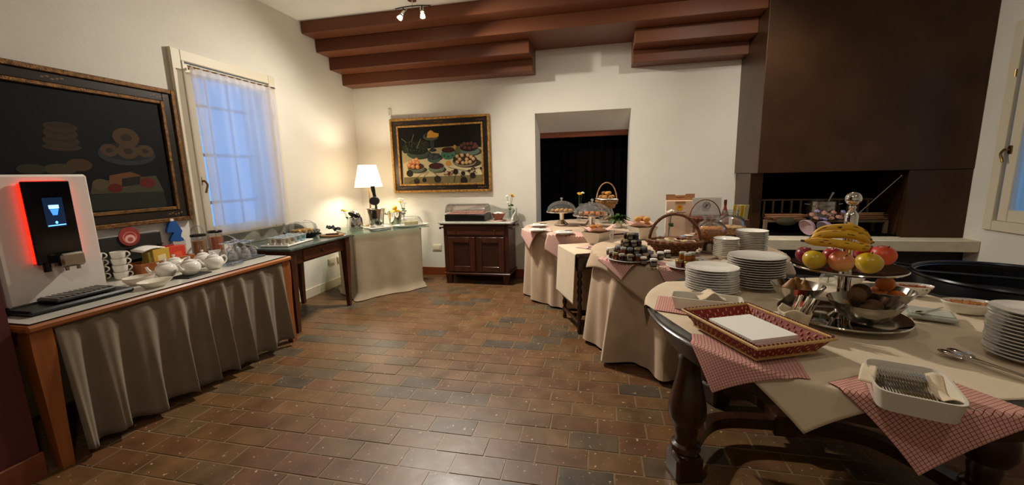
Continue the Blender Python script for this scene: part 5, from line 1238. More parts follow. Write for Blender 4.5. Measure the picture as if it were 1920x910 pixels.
# big oval wicker basket with crackers
bq = jpos(1263, 475); bk = make_basket('cracker_basket', 'large oval brown wicker basket with thick arched handle and cracker packs', (bq.x, bq.y-.01, ZJ+.001), -.25, wicker, .19, .13, .095, 5, 24, .62, .30, .0115, .018)
for (dx, dy, rz, lab) in ((-.085, -.01, .1, 'cream cracker packet at the handle end of the big basket'), (.02, -.02, -.1, 'cream cracker packet in the middle of the big basket'), (.108, .0, .1, 'cream cracker packet at the rim of the big basket'), (-.03, .062, .05, 'cream cracker packet tucked behind the others in the big basket')):
    a = Matrix.Rotation(-.25, 4, 'Z') @ Vector((dx, dy, 0)); t = thing('cracker_packet', lab, 'packet', (bq.x+a.x, bq.y-.01+a.y, ZJ+.075), rz, rot=(.1, .05, rz))
    part(MB().box((0, 0, .014), (.092, .07, .028), .007), 'wrapper', M('cracker_wrap', '#c9b88a', .35), t); part(MB().color('#7a3a26').add([(-.02, -.02, .0287), (.025, -.022, .0287), (.02, .015, .0287), (-.022, .012, .0287)], [(0, 1, 2, 3)]), 'print', vcol('packet_print', .4), t, smooth=False)
# smaller basket behind, on a stack of flat packs
sq_ = Vector((.76, 3.70, 0)); t = thing('flat_pack_tray', 'shallow dark tray of coloured flat packs behind the big basket', 'tray', (sq_.x-.02, sq_.y-.02, ZJ+.001), -.1)
part(MB().lathe([(0, .01), (.08, 0), (.125, .05), (.12, .052), (.07, .012), (0, .014)], 30, sy=.68), 'tray', wicker, t)
for i, (c, dx, dy) in enumerate((('#a8422e', -.06, 0), ('#7f94a8', -.02, .01), ('#d0c3ae', .02, -.01), ('#b7a080', .06, .01))): part(MB().at((dx, dy, .05+.012*i), .2*i, .0).box((0, 0, 0), (.09, .06, .012), .004), 'pack', M('pack_'+c, c, .4), t)
rk2 = thing('basket_riser', 'dark wooden riser block under the small handled basket', 'riser', (.90, 3.83, ZJ+.001)); part(MB().box((0, 0, .06), (.18, .08, .12), .004), 'block', walnut, rk2); part(MB().box((0, 0, .124), (.20, .10, .008), .003), 'cap', walnut, rk2)
make_basket('small_basket', 'small brown wicker basket with thin hoop handle on a riser', (.90, 3.83, ZJ+.130), -.1, wicker, .13, .08, .075, 5, 22, .65, .235, .0045, .012)
vase('flower_vase', 'slim glass vase with a white flower inside the big basket handle', Vector((.585, 3.715, ZJ)), [(0, 0, .27, 0), (.02, .0, .25, 0), (.015, -.01, .28, 0)], [whitem], .15, .024)
# cardboard gift box standing upright
p0, p1 = VY(1247, 440, 3.98), VY(1300, 440, 3.98); zt = VY(1270, 363, 3.98).z; w_ = p1.x-p0.x; h_ = zt-ZJ
cbx = thing('pastry_box', 'upright pink cardboard box with brown flap and yellow seal', 'box', ((p0.x+p1.x)/2, 3.98, ZJ+.001), -.05)
kraft = M('kraft_card', '#a5764a', .75); pcard = M('pink_card', '#dcbfa6', .7)
part(MB().box((0, .02, h_*.42), (w_, .05, h_*.84), .003), 'carton', pcard, cbx)
prof = [(-w_/2, h_*.80), (-w_/2, h_*.975), (-w_*.19, h_*.975), (-w_*.17, h_*.95), (w_*.17, h_*.955), (w_*.19, h_*.985), (w_/2, h_*.985), (w_/2, h_*.80)]
mb = MB(); mb.prism(prof, 0, .005); mb.v = [(x, .035-z, y) for x, y, z in mb.v]; part(mb, 'flap', kraft, cbx)
part(MB().box((0, -.006, h_*.80), (w_*.34, .004, h_*.05)), 'tab', kraft, cbx)
mb = MB().color('#d9a520'); n = 16; mb.add([(-.005+w_*.11*(1+.12*(i % 2))*math.cos(2*PI*i/n), -.0062, h_*.68+w_*.11*(1+.12*(i % 2))*math.sin(2*PI*i/n)) for i in range(n)], [tuple(range(n))])
mb.color('#c4611e').add([(-.005+w_*.055*math.cos(2*PI*i/n), -.0066, h_*.70+w_*.045*math.sin(2*PI*i/n)) for i in range(n)], [tuple(range(n))]); part(mb, 'seal', vcol('seal_print', .5), cbx, smooth=False)
mb = MB().color('#5a4030')
for (zz, a, b) in ((.575, -.12, .2), (.55, -.10, .12), (.525, -.08, .06)): mb.add([(a*w_, -.0062, h_*zz), (b*w_, -.0062, h_*zz), (b*w_, -.0062, h_*(zz+.011)), (a*w_, -.0062, h_*(zz+.011))], [(0, 1, 2, 3)])
mb.color('#7a1f1c').add([(-.13*w_, .0295, h_*.895), (.14*w_, .0295, h_*.90), (.14*w_, .0295, h_*.91), (-.13*w_, .0295, h_*.908)], [(0, 1, 2, 3)]); part(mb, 'print', vcol('seal_print'), cbx, smooth=False)
# sign: GLUTEN FREE CORNER
s0, s1 = VY(1299, 371, 3.945), VY(1353, 371, 3.945); sw = s1.x-s0.x; sh_ = s0.z-ZJ-.001
sg = thing('table_sign', 'clear stand with white sign reading gluten free corner', 'sign', ((s0.x+s1.x)/2, 3.945, ZJ+.001))
part(MB().box((0, 0, sh_/2), (sw, .003, sh_)), 'sheet', paper, sg); part(MB().box((0, -.012, .004), (sw, .03, .006), .002), 'foot', glass, sg); part(MB().box((0, -.003, sh_/2), (sw+.006, .002, sh_+.004)), 'acrylic', thin_glass('sign_acrylic', (.97, .97, .97), .05, .5, .02), sg)
inkg = M('grey_ink', '#4c4c52', .7)
text('GLUTEN FREE CORNER', sw*.098, inkg, sg, (0, -.0045, sh_*.545), (PI/2, 0, 0))
mb = MB(); cz = sh_*.82; mb.tube([(sw*.125*math.cos(2*PI*i/32), -.0045, cz+sw*.125*math.sin(2*PI*i/32)) for i in range(32)], sw*.008, 5, closed=True); part(mb, 'ring', inkg, sg)
mb = MB(); mb.tube([(-.088*sw, -.0045, cz-.088*sw), (.088*sw, -.0045, cz+.088*sw)], sw*.006, 5); part(mb, 'slash', inkg, sg)
mb = MB(); mb.tube([(-.03*sw, -.0045, cz-.08*sw), (.02*sw, -.0045, cz+.07*sw)], sw*.004, 5)
for i in range(4):
    for s in (-1, 1): k_ = i/4; mb.ball((-.02*sw+.035*sw*k_+s*.025*sw, -.0045, cz-.04*sw+.09*sw*k_), sw*.017, 6, 4, (.7, .1, 1.3))
part(mb, 'wheat_ear', inkg, sg)
# red bottle behind
q = VY(1359, 400, 4.0); t = thing('syrup_bottle', 'slim dark red bottle behind the cereal jars', 'bottle', (q.x, 4.0, ZJ+.001)); zb_ = VY(1357, 375, 4.0).z-ZJ
part(MB().lathe([(0, 0), (.036, 0), (.038, .01), (.036, zb_*.5), (.028, zb_*.66), (.012, zb_*.80), (.011, zb_*.9), (0, zb_*.9)], 18), 'bottle', M('red_bottle', '#7a2a16', .3), t); part(MB().cyl((0, 0, zb_*.88), .013, zb_*.12, 12), 'cap', M('bottle_cap', '#4f150f', .4), t)
# glass cereal jars on steel pedestals
def cereal_jar(px, y, zb, r, lab, content, lvl, clab):
    x = VY(px, 430, y).x; pd = thing('jar_pedestal', 'brushed steel pedestal under the '+clab, 'pedestal', (x, y, ZJ+.001)); part(MB().lathe([(0, 0), (r*.72, 0), (r*.72, .006), (r*.66, .010), (r*.66, zb-.008), (r*.72, zb-.004), (0, zb-.002)], 26), 'drum', steel, pd); part(MB().lathe([(0, zb-.002), (r*.74, zb-.002), (r*.74, zb), (0, zb)], 26), 'rim', steel, pd)
    t = thing('cereal_jar', lab, 'jar', (x, y, ZJ+.002+zb)); H = r*1.75
    P = [(0, 0), (r*.55, 0), (r*.8, H*.10), (r, H*.38), (r*.95, H*.58), (r*.72, H*.74), (r*.50, H*.80), (r*.50, H*.86), (r*.56, H*.88), (r*.56, H*.98), (r*.50, H)]
    part(MB().lathe(P+[(r*.48, H), (r*.48, H*.80), (r*.70, H*.73), (r*.93, H*.58), (r*.98, H*.38)], 34), 'jar', thin_glass('jar_glass_clear', (.93, .94, .94), .02, 1.6, .06), t)
    k = MB().lathe([(0, .006), (r*.52, .006), (r*.77, H*.11), (r*.955, H*.36), (r*.94, H*lvl), (r*.5, H*(lvl+.05)), (0, H*(lvl+.02))], 30); o = part(k, 'cereal', content, t); o['kind'] = 'stuff'
    mb = MB()
    for i in range(90):
        a = rnd(0, 6.28); zz = rnd(.12, lvl+.03)*H; rr_ = r*.93*(1 if zz > H*.3 else .86) if zz < H*lvl else rnd(0, r*.85); mb.at((rr_*math.cos(a), rr_*math.sin(a), zz), rnd(0, 6), rnd(0, 3), rnd(0, 3)).ball((0, 0, 0), .013, 5, 4, (1, .8, .22))
    o = part(mb, 'flakes', content, t); o['kind'] = 'stuff'
flake = M('corn_flakes', '#b4611a', .7, c2='#d08a36', vs=60, bump=.5, bs=90); musl = M('muesli', '#b07a44', .8, c2='#d8b27c', vs=70, bump=.5, bs=90)
cereal_jar(1333, 3.33, .078, .112, 'round glass jar of orange corn flakes', flake, .52, 'corn flakes jar')
cereal_jar(1368, 3.58, .09, .116, 'round glass jar of pale muesli', musl, .34, 'muesli jar')
q = VY(1395, 410, 3.80); t = thing('tea_bag_box', 'small box of yellow and cream sachets beside the hearth', 'box', (q.x-.03, 3.78, ZJ+.001), .1); part(MB().box((0, 0, .10), (.10, .10, .20), .004), 'stand_box', M('box_brown', '#5d3a22', .6), t)
for i, c in enumerate(('#c9a52c', '#cfc9a6', '#c9a52c', '#b8b07a')): part(MB().at((-.03+i*.02, .02-.012*i, .255), .2*i, .1).box((0, 0, 0), (.06, .004, .13), .001), 'sachet', M('sachet_'+c, c, .5), t)
# bowl and plate stacks
def stack(name, px, y, n, r, hstep, z0, prof, lab, grp, cat, mat=china, x=None):
    x = VY(px, 470, y).x if x is None else x
    me = fixn(MB().lathe([(a*r, b) for a, b in prof], 36).mesh(name, mat))
    ordn = ['bottom', 'second', 'third', 'fourth', 'fifth', 'sixth', 'seventh', 'eighth', 'ninth', 'tenth', 'eleventh', 'twelfth', 'thirteenth', 'fourteenth', 'fifteenth']
    for i in range(n):
        w = 'bottom' if i == 0 else ('top' if i == n-1 else ordn[i]+' from the bottom')
        tag(place(name, me, None, (x+rnd(-.0025, .0025), y+rnd(-.0025, .0025), z0+i*hstep), rnd(0, 6)), lab % w, cat, grp)
    return Vector((x, y, z0))
BOWL = [(0, .003), (.5, 0), (.55, .004), (.82, .022), (1, .036), (1, .038), (.80, .026), (.52, .008), (0, .007)]
PLATE = [(0, .002), (.60, 0), (.66, .004), (.92, .018), (1, .021), (1, .0235), (.90, .0205), (.64, .0075), (0, .006)]
stack('cereal_bowl', 1361, 3.05, 10, .082, .0125, ZJ+.001, BOWL, 'small white cereal bowl, %s of the short bowl stack', 'cereal bowls, small stack', 'bowl')
stack('soup_plate', 1408, 3.27, 12, .105, .0125, ZJ+.001, BOWL, 'white soup plate, %s of the stack by the muesli', 'soup plates by the muesli', 'plate')
# cookies on a gingham napkin
for i, (px, py, dz) in enumerate(((1352, 505, 0), (1355, 499, .012), (1358, 494, .024), (1372, 496, .02), (1386, 494, .02), (1398, 495, .02), (1362, 500, .0), (1378, 502, .0), (1392, 501, .0))):
    q = Vector((.90+.045*math.cos(i*1.05)*(i < 6), 2.90+.045*math.sin(i*1.05)*(i < 6)+.03*(i-7)*(i > 5), 0)); dz = 0 if i < 6 else .017; single(MB().lathe([(0, 0), (.017, 0), (.021, .006), (.017, .013), (.01, .015), (0, .012)], 16), 'cookie', pastry, 'pale round cookie behind the dinner plate stack', 'cookie', (q.x, q.y, ZJ+.0075+dz), 0, 'cookies behind the dinner plates')
q = Vector((.90, 2.90, 0)); single(MB().lathe([(0, .003), (.06, 0), (.10, .010), (.102, .013), (.06, .005), (0, .005)], 32), 'cookie_plate', china, 'white plate of cookies behind the dinner plate stack', 'plate', (q.x, q.y, ZJ+.001))

# ================================================================== big round table in front
TC, TR, TZ = (1.0, 1.98), .765, .750
bg_ = thing('round_front_table', 'large round dark wood table with bulbous turned legs and curved stretchers', 'table', (TC[0], TC[1], 0))
dtop = wood('dark_table_top', '#3b2114', '#28150b', .25, 6, 'x', coat=.3)
part(MB().lathe([(0, TZ-.034), (TR-.02, TZ-.034), (TR, TZ-.022), (TR+.004, TZ-.012), (TR-.004, TZ-.004), (TR-.03, TZ), (0, TZ)], 72), 'tabletop', dtop, bg_)
part(MB().lathe([(TR-.10, TZ-.13), (TR-.075, TZ-.13), (TR-.075, TZ-.034), (TR-.10, TZ-.034)], 64), 'apron', dtop, bg_)
part(MB().lathe([(0, TZ+.0002), (TR-.005, TZ+.0002), (TR-.005, TZ+.006), (0, TZ+.006)], 72), 'glass_cover', thin_glass('table_glass', (.72, .80, .76), .05, 1.2, .12), bg_, 'greenish glass cover')
LP = [(.395, 1.815), (1.47, 1.76), (1.30, 2.52), (.70, 2.50)]
lprof = [(0, .0), (.062, 0), (.068, .012), (.068, .10), (.060, .115), (.050, .125), (.066, .145), (.062, .165), (.048, .175), (.046, .20), (.052, .235), (.046, .262), (.066, .272), (.082, .31), (.080, .36), (.066, .43), (.050, .50), (.043, .56), (.050, .585), (.040, .60), (.058, .612), (.058, TZ-.034)]
for (x, y) in LP:
    lx, ly = x-TC[0], y-TC[1]; mb = MB().lathe([(r, z) for r, z in lprof if z >= .115], 26, (lx, ly, 0)); mb.at((lx, ly, 0), math.atan2(ly, lx)).box((0, 0, .06), (.125, .125, .12), .012); part(mb, 'leg', darkw, bg_)
hub = Vector((.92-TC[0], 2.14-TC[1], .115))
part(MB().box(tuple(hub), (.10, .10, .11), .010), 'hub_block', darkw, bg_)
for (x, y) in LP:
    a = Vector((x-TC[0], y-TC[1], .105)); d = hub-a; nrm = Vector((-d.y, d.x, 0)).normalized(); sgn = 1 if (nrm.dot(Vector((0, 1, 0))) > 0) else -1
    mid = (a+hub)/2+nrm*sgn*d.length*.22; P = bez([a, mid, hub], 18); mb = MB(); vs = []; fs = []
    for i, p in enumerate(P):
        t_ = (P[min(i+1, len(P)-1)]-P[max(i-1, 0)]).normalized(); n_ = Vector((-t_.y, t_.x, 0))*.030
        vs += [tuple(p-n_+Vector((0, 0, -.028))), tuple(p+n_+Vector((0, 0, -.028))), tuple(p+n_+Vector((0, 0, .028))), tuple(p-n_+Vector((0, 0, .028)))]
    for i in range(len(P)-1): fs += [(i*4+j, i*4+(j+1) % 4, (i+1)*4+(j+1) % 4, (i+1)*4+j) for j in range(4)]
    mb.add(vs, fs); part(mb, 'stretcher', darkw, bg_)
ol = circ(TC[0], TC[1], TR+.004); TZ2 = TZ+.006
# beige cloth: corner hangs over the rim towards the camera
tip = Vector((.655, 1.40)); ddir = Vector((-.52, -.85)).normalized()
cc = Vector((1.02, 2.03))
def bigcl(u, v):
    a = (u-.5); b = (v-.5); e1 = Vector((-.985, -.17)); e2 = Vector((.06, -.998))
    p = cc+e1*(a*1.36+.0)+e2*(b*1.30); return (p.x, p.y)
K0 = Vector((.545, 1.16)); dA = (Vector((.30, 1.80))-K0).normalized(); dB = (Vector((1.10, 1.285))-K0).normalized()
def bigcl(u, v):
    p = K0+dA*(u*1.30)*1+dB*(v*1.42); return (p.x, p.y)
o = single(drape(ol, TZ2, bigcl, 110, 110, .010, .10, .012, 8, .0025), 'beige_tablecloth', linen_l, 'pale linen cloth on the big round table with one corner hanging', 'tablecloth'); thick(o, .002)
ZF = TZ2+.006
ging2 = gingham('red_gingham_large', '#cf9f92', '#74201f', 30)
def gnap(pts, lab, n=44, lift=.0075, eps=.02, fl=.14):
    """napkin given by its four corners in the unrolled table plane"""
    A, B, C_, D = [Vector(p) for p in pts]
    def fn(u, v): p = (A*(1-u)+B*u)*(1-v)+(D*(1-u)+C_*u)*v; return (p.x, p.y)
    o = single(drape(ol, TZ2, fn, n, n, eps, fl, .006, 7, lift), 'gingham_napkin', ging2, lab, 'napkin'); thick(o, .0014)
def unroll(px, py, r=TR+.014, hang=True):
    """pixel on the hanging part -> position in the unrolled table plane"""
    if not hang: q = V(px, py, ZF); return (q.x, q.y)
    d = ray(px, py); ox, oy = -TC[0], -TC[1]; a = d.x**2+d.y**2; b = 2*(ox*d.x+oy*d.y); c = ox*ox+oy*oy-r*r; t = (-b-math.sqrt(b*b-4*a*c))/(2*a)
    x, y, z = d.x*t, d.y*t, CAMH+d.z*t; e = max(0, TZ2-z); k_ = (r+e)/r; return (TC[0]+(x-TC[0])*k_, TC[1]+(y-TC[1])*k_)
a = unroll(1296, 626, hang=False); b = unroll(1345, 735); c = unroll(1520, 712, hang=False); dd_ = (a[0]+c[0]-b[0], a[1]+c[1]-b[1])
gnap([a, b, c, dd_], 'red gingham napkin under the red woven basket')
a = unroll(1553, 718, hang=False); b = unroll(1708, 878); c = unroll(1925, 800); c = (c[0]+.03, c[1]+.02); dd_ = (a[0]+c[0]-b[0], a[1]+c[1]-b[1])
gnap([a, b, c, dd_], 'large red gingham napkin under the white tray of forks', 56)
a = V(1226, 580, ZF); q = V(1300, 560, ZF); gnap([(a.x+.0, a.y-.015), (a.x+.30, a.y-.12), (a.x+.36, a.y+.12), (a.x+.05, a.y+.22)], 'red gingham napkin under the white knife tray', 30)
ZN = ZF+.006
# ---- white knife tray
def tray_dish(name, lab, loc, rz, w, d, h, mat=china2, th=.006, fl=.10):
    t = thing(name, lab, 'tray', loc, rz); n = 40
    def ringp(k, z, o): return [(math.copysign(abs(math.cos(a))**.35, math.cos(a))*(w/2*k+o), math.copysign(abs(math.sin(a))**.35, math.sin(a))*(d/2*k+o), z) for a in [2*PI*i/n for i in range(n)]]
    rows = [ringp(1-fl, 0, 0), ringp(1, h, 0), ringp(1, h, -th), ringp(1-fl, th, -th)]; vs = sum(rows, []); fs = [tuple(reversed(range(n))), tuple(range(3*n, 4*n))]
    for r_ in range(3): fs += [(r_*n+i, r_*n+(i+1) % n, (r_+1)*n+(i+1) % n, (r_+1)*n+i) for i in range(n)]
    part(MB().add(vs, fs), 'dish', mat, t); return t
q = V(1325, 581, ZN); kt_rz = -.22; tray_dish('knife_tray', 'long white china tray of table knives behind the red basket', (q.x, q.y+.02, ZN), kt_rz, .30, .125, .055)
for i in range(7):
    a = Matrix.Rotation(kt_rz, 4, 'Z') @ Vector((0, -.036+i*.012, 0)); t = thing('table_knife', 'silver table knife lying in the long white tray', 'knife', (q.x+a.x, q.y+.02+a.y, ZN+.0085+(i % 2)*.006), kt_rz+rnd(-.05, .05), 'knives in the white tray')
    part(MB().box((.055, 0, .003), (.10, .010, .006), .002), 'handle', steel, t); part(MB().box((-.055, 0, .0025), (.12, .014, .002)), 'blade', chrome, t)
mb = MB(); mb.grid(lambda u, v: ((u-.5)*.12, (v-.5)*.11, .02+.035*math.exp(-((u-.5)**2*18))*(1-v*.3)), 12, 8); o = single(mb, 'linen_napkin', linen_l, 'beige napkin folded over the knives in the long tray', 'napkin', (q.x+.03, q.y+.055, ZN+.024), kt_rz+.2); thick(o, .002)
# ---- red woven basket with paper napkins
c4 = [V(1298, 591, ZN+.05), V(1383, 572, ZN+.05), V(1541, 631, ZN+.05), V(1440, 674, ZN+.05)]
bcx = sum((p.x for p in c4))/4; bcy = sum((p.y for p in c4))/4; ax = ((c4[2]-c4[1])+(c4[3]-c4[0]))/2; ay = ((c4[1]-c4[0])+(c4[2]-c4[3]))/2
bw_, bd_ = ax.length, ay.length; brz = math.atan2(ax.y, ax.x)
rb = thing('woven_basket', 'shallow rectangular red and straw woven basket', 'basket', (bcx, bcy, ZN), brz); bh = .062
redst = M('red_straw', '#7d1414', .55, bump=.2, bs=120); strw = M('natural_straw', '#c39a60', .55, bump=.2, bs=120)
part(MB().box((0, 0, .004), (bw_*.80, bd_*.76, .006)), 'bottom', redst, rb)
def side_pts(k, z):   # perimeter of the tapered basket at height fraction
    f = .80+.20*z/bh; g_ = .76+.24*z/bh; return bw_*f/2, bd_*g_/2
mb = MB(); vs = []
for z in (.004, bh): a_, b_ = side_pts(0, z); vs += [(-a_, -b_, z), (a_, -b_, z), (a_, b_, z), (-a_, b_, z)]
for z in (bh, .007): a_, b_ = side_pts(0, z); vs += [(-a_+.006, -b_+.006, z), (a_-.006, -b_+.006, z), (a_-.006, b_-.006, z), (-a_+.006, b_-.006, z)]
mb.add(vs, [(i*4+j, i*4+(j+1) % 4, (i+1)*4+(j+1) % 4, (i+1)*4+j) for i in range(3) for j in range(4)]); part(mb, 'red_weave', redst, rb)
mb = MB()
for (ia, ib, cnt) in ((0, 1, 26), (1, 2, 15), (2, 3, 26), (3, 0, 15)):
    for rowi in range(4):
        z0 = .010+rowi*.0125; 
        for i in range(cnt):
            if (i+rowi) % 2: continue
            t_ = (i+.5)/cnt
            for sgn in (1, -1):
                P = []
                for z in (z0, z0+.009):
                    a_, b_ = side_pts(0, z); cs = [(-a_, -b_), (a_, -b_), (a_, b_), (-a_, b_)]; p_, q_ = Vector(cs[ia]), Vector(cs[ib]); v_ = p_+(q_-p_)*t_; nrm = Vector(((q_-p_).y, -(q_-p_).x)).normalized(); off = .0022 if sgn > 0 else -.0082; P.append((v_.x+nrm.x*off, v_.y+nrm.y*off, z))
                mb.tube(P, .0026, 4)
o = part(mb, 'straw_strands', strw, rb); o['kind'] = 'stuff'
mb = MB(); a_, b_ = side_pts(0, bh)
for k_, zz in ((.004, bh), (-.004, bh+.002)):
    mb.tube([(sx*(a_+k_), sy*(b_+k_), zz) for sx, sy in ((-1, -1), (-.5, -1.), (0, -1), (.5, -1), (1, -1), (1, 0), (1, 1), (.5, 1), (0, 1), (-.5, 1), (-1, 1), (-1, 0))], .0058, 6, closed=True)
a2, b2_ = side_pts(0, .006); mb.tube([(sx*(a2+.003), sy*(b2_+.003), .006) for sx, sy in ((-1, -1), (0, -1), (1, -1), (1, 0), (1, 1), (0, 1), (-1, 1), (-1, 0))], .0055, 6, closed=True)
part(mb, 'straw_rim', strw, rb)
mb = MB(); 
for (p_, q_, cnt) in (((-a_, -b_), (a_, -b_), 34), ((a_, -b_), (a_, b_), 18), ((a_, b_), (-a_, b_), 34), ((-a_, b_), (-a_, -b_), 18)):
    for i in range(cnt):
        v_ = Vector(p_)+(Vector(q_)-Vector(p_))*(i+.5)/cnt; mb.box((v_.x, v_.y, bh+.005), (.006, .006, .009))
o = part(mb, 'rim_stitches', M('dark_straw', '#5a1f14', .6), rb); o['kind'] = 'stuff'
ww, wd = bw_*.58, bd_*.62
for i in range(9): single(MB().box((0, 0, .0022), (ww, wd, .0042), .001), 'paper_napkin', paper, 'white paper napkin in the stack inside the red basket, %s' % ('top one' if i == 8 else 'below the top one'), 'napkin', (bcx-.0+rnd(-.001, .001), bcy+rnd(-.001, .001), ZN+.0085+i*.0047), brz+rnd(-.01, .01), 'paper napkins in the red basket')
# ---- plate stacks
PL2 = [(0, .002), (.58, 0), (.64, .004), (.93, .016), (1, .019), (1, .0215), (.90, .0185), (.62, .0075), (0, .006)]
p = V(1333, 546, ZN); stack('dinner_plate', 0, p.y, 10, .128, .0125, ZN, PL2, 'white dinner plate, %s of the stack behind the knife tray', 'dinner plates behind the knife tray', 'plate', china, p.x)
p = V(1414, 536, ZN); stack('dinner_plate', 0, p.y, 13, .138, .0125, ZN, PL2, 'white dinner plate, %s of the taller stack beside the fruit stand', 'dinner plates beside the fruit stand', 'plate', china, p.x)
p = Vector((1.36, 1.565, 0)); stack('dessert_plate', 0, p.y, 14, .098, .0115, ZN-.004, PL2, 'white dessert plate, %s of the stack near the tongs', 'dessert plates near the tongs', 'plate', china, p.x)
# ---- two tier chrome fruit stand
fs_c = V(1611, 606, ZN); fy_ = 1.885; fx = VY(1586, 500, fy_).x
fsd = thing('fruit_stand', 'two tier chrome fruit stand with ball finial and round base tray', 'fruit stand', (fx, fy_, ZN))
def zpx(py): return VY(1590, py, fy_).z-ZN
part(MB().lathe([(0, .004), (.17, .0), (.215, .016), (.225, .024), (.222, .028), (.17, .010), (0, .010)], 56), 'base_tray', chrome, fsd)
zt_ = zpx(508)
part(MB().lathe([(0, .010), (.045, .010), (.024, .03), (.022, .05), (.022, zt_-.01), (.035, zt_-.002), (0, zt_)], 24), 'column', chrome, fsd)
part(MB().lathe([(0, zt_), (.13, zt_+.001), (.185, zt_+.014), (.193, zt_+.02), (.190, zt_+.024), (.13, zt_+.007), (0, zt_+.006)], 56), 'upper_tray', chrome, fsd)
zf = zpx(373); rb_ = .0245
part(MB().lathe([(.02, zt_+.006), (.020, zf-.115), (.0225, zf-.105), (.0225, zf-.065), (.016, zf-.055), (.010, zf-.045), (.013, zf-.035), (.009, zf-.027)], 20), 'upper_column', chrome, fsd)
part(MB().ball((0, 0, zf), .0275, 24, 16), 'finial', chrome, fsd, 'polished ball finial')
ang = [-1.72, .45, 2.5]
zb_ = .040
BC3 = [((fx+.0, fy_-.145), .116), ((fx+.165, fy_+.03), .10), ((fx-.14, fy_+.07), .10)]
for i, ((bx, by), br) in enumerate(BC3):
    b_ = part(MB().lathe([(0, zb_), (br*.35, zb_), (br*.62, zb_+.022), (br*.9, zb_+.062), (br, zb_+.082), (br*1.02, zb_+.084), (br*.98, zb_+.085), (br*.86, zb_+.060), (br*.58, zb_+.025), (0, zb_+.006)], 36, (bx-fx, by-fy_, 0)), 'bowl', M('satin_steel', '#b0aaa0', .16, metal=1), fsd)
    part(MB().tube([(0, 0, zb_+.01), ((bx-fx)*.75, (by-fy_)*.75, zb_-.004)], .006, 6), 'bowl_arm', steel, fsd)
ZU = ZN+zt_+.008
def fruit(name, mat, lab, cat, loc, r, grp, sc_=(1, 1, 1), stem=True, rot=(0, 0, 0)):
    t = thing(name, lab, cat, loc, 0, grp, rot=rot)
    P = []; n = 12
    for i in range(n+1):
        a = -PI/2+PI*i/n; rr_ = math.cos(a)*(1+.06*math.sin(a)); zz = math.sin(a)*.92
        if i == n: zz = .78
        if i == n-1: zz = .88
        if i == 0: zz = -.82
        P.append((max(0, rr_)*r, zz*r))
    P[0] = (0, P[0][1]); P[-1] = (0, P[-1][1]); part(MB().lathe(P, 24, sx=sc_[0], sy=sc_[1]), 'flesh', mat, t)
    if stem: part(MB().tube([(0, 0, r*.74), (.002, 0, r*1.02)], .0018, 5), 'stem', M('fruit_stem', '#3a2512', .8), t)
ap_r = M('apple_red', '#a8261c', .3, c2='#8a1416', vs=9, coat=.2); ap_p = M('apple_blush', '#b2402e', .3, c2='#d8a050', vs=7, coat=.2); ap_y = M('apple_yellow', '#c7a21a', .3, c2='#b59420', vs=8, coat=.2); nect = M('nectarine', '#b32a12', .4, c2='#c9501c', vs=7); plum = M('plum_red', '#7d1a26', .35)
AZ_ = ZU+.036
def fpx(px, dy): 
    x = VY(px, 490, fy_+dy).x; return (x, fy_+dy)
for (px, dy, r, m_, nm, lab, rot) in ((1526, -.085, .040, ap_y, 'apple', 'yellow apple at the front of the upper tray beside the plum red one', (0, .3, 0)), (1577, -.118, .042, ap_p, 'apple', 'red and gold apple at the front middle of the upper tray', (.7, .1, 0)), (1630, -.095, .044, ap_y, 'apple', 'larger yellow apple beside the bright red nectarine', (.1, .1, .5)), (1508, .035, .036, plum, 'plum', 'dark red plum at the rim of the upper tray', (.2, .4, 0)), (1655, .015, .043, nect, 'nectarine', 'bright red nectarine at the rim of the upper tray', (.3, .2, 0)), (1560, .065, .038, ap_r, 'apple', 'red apple behind the bananas', (0, 0, 0)), (1620, .085, .040, ap_r, 'apple', 'red apple on the far side of the upper tray', (0, 0, 0))):
    x, y_ = fpx(px, dy); fruit(nm, m_, lab, nm, (x, y_, ZU+r*.90+(.006 if math.hypot(x-fx, y_-fy_) < .13 else .017)), r, 'fruit on the upper tray', rot=rot)
banm = M('banana_skin', '#c08a12', .45, c2='#d3a41e', vs=6); band = M('banana_spots', '#3a2208', .6)
def banana(P, r, lab, seed):
    R_ = random.Random(seed); B = bez(P, 22); n = len(B); rr_ = []
    for i in range(n):
        f = i/(n-1); rr_.append(r*(min(1, (f+.02)*7)**.6)*(min(1, (1-f+.015)*6)**.7) if 0 < i < n-1 else r*.25)
    c = sum(B, Vector())/n; t = thing('banana', lab, 'banana', tuple(c), 0, 'bananas of the bunch')
    part(MB().tube([p-c for p in B], rr_, 10), 'skin', banm, t, ang=60)
    mb = MB().tube([B[0]-c, B[0]-c+(B[0]-B[1]).normalized()*.012], [r*.30, r*.26], 6); part(mb, 'stalk', band, t)
    part(MB().tube([B[-1]-c, B[-1]-c+(B[-1]-B[-2]).normalized()*.006], [r*.28, r*.2], 6), 'tip', band, t)
    mb = MB()
    for _ in range(7):
        i = R_.randrange(3, n-4); a = R_.uniform(-.2, 1.3)
        tdir = (B[i+1]-B[i]).normalized(); side = tdir.cross(Vector((0, 0, 1))).normalized(); up = side.cross(tdir); nrm = side*math.cos(a)*(1 if side.y < 0 else -1)+up*math.sin(a); pc = B[i]-c+nrm*rr_[i]*.985
        q_ = tdir.to_track_quat('X', 'Z').to_matrix().to_4x4(); mb.mat(Matrix.Translation(pc) @ q_).ball((0, 0, 0), .0026, 6, 4, (R_.uniform(2, 5), .8, .6))
    o = part(mb, 'brown_spots', band, t); o['kind'] = 'stuff'
def bp_(px, py, dy): q = VY(px, py, fy_+dy); return q
banana([bp_(1508, 452, -.09), bp_(1560, 456, -.10), bp_(1610, 463, -.10), bp_(1632, 463, -.09)], .0165, 'lowest banana of the bunch nearest the apples', 1)
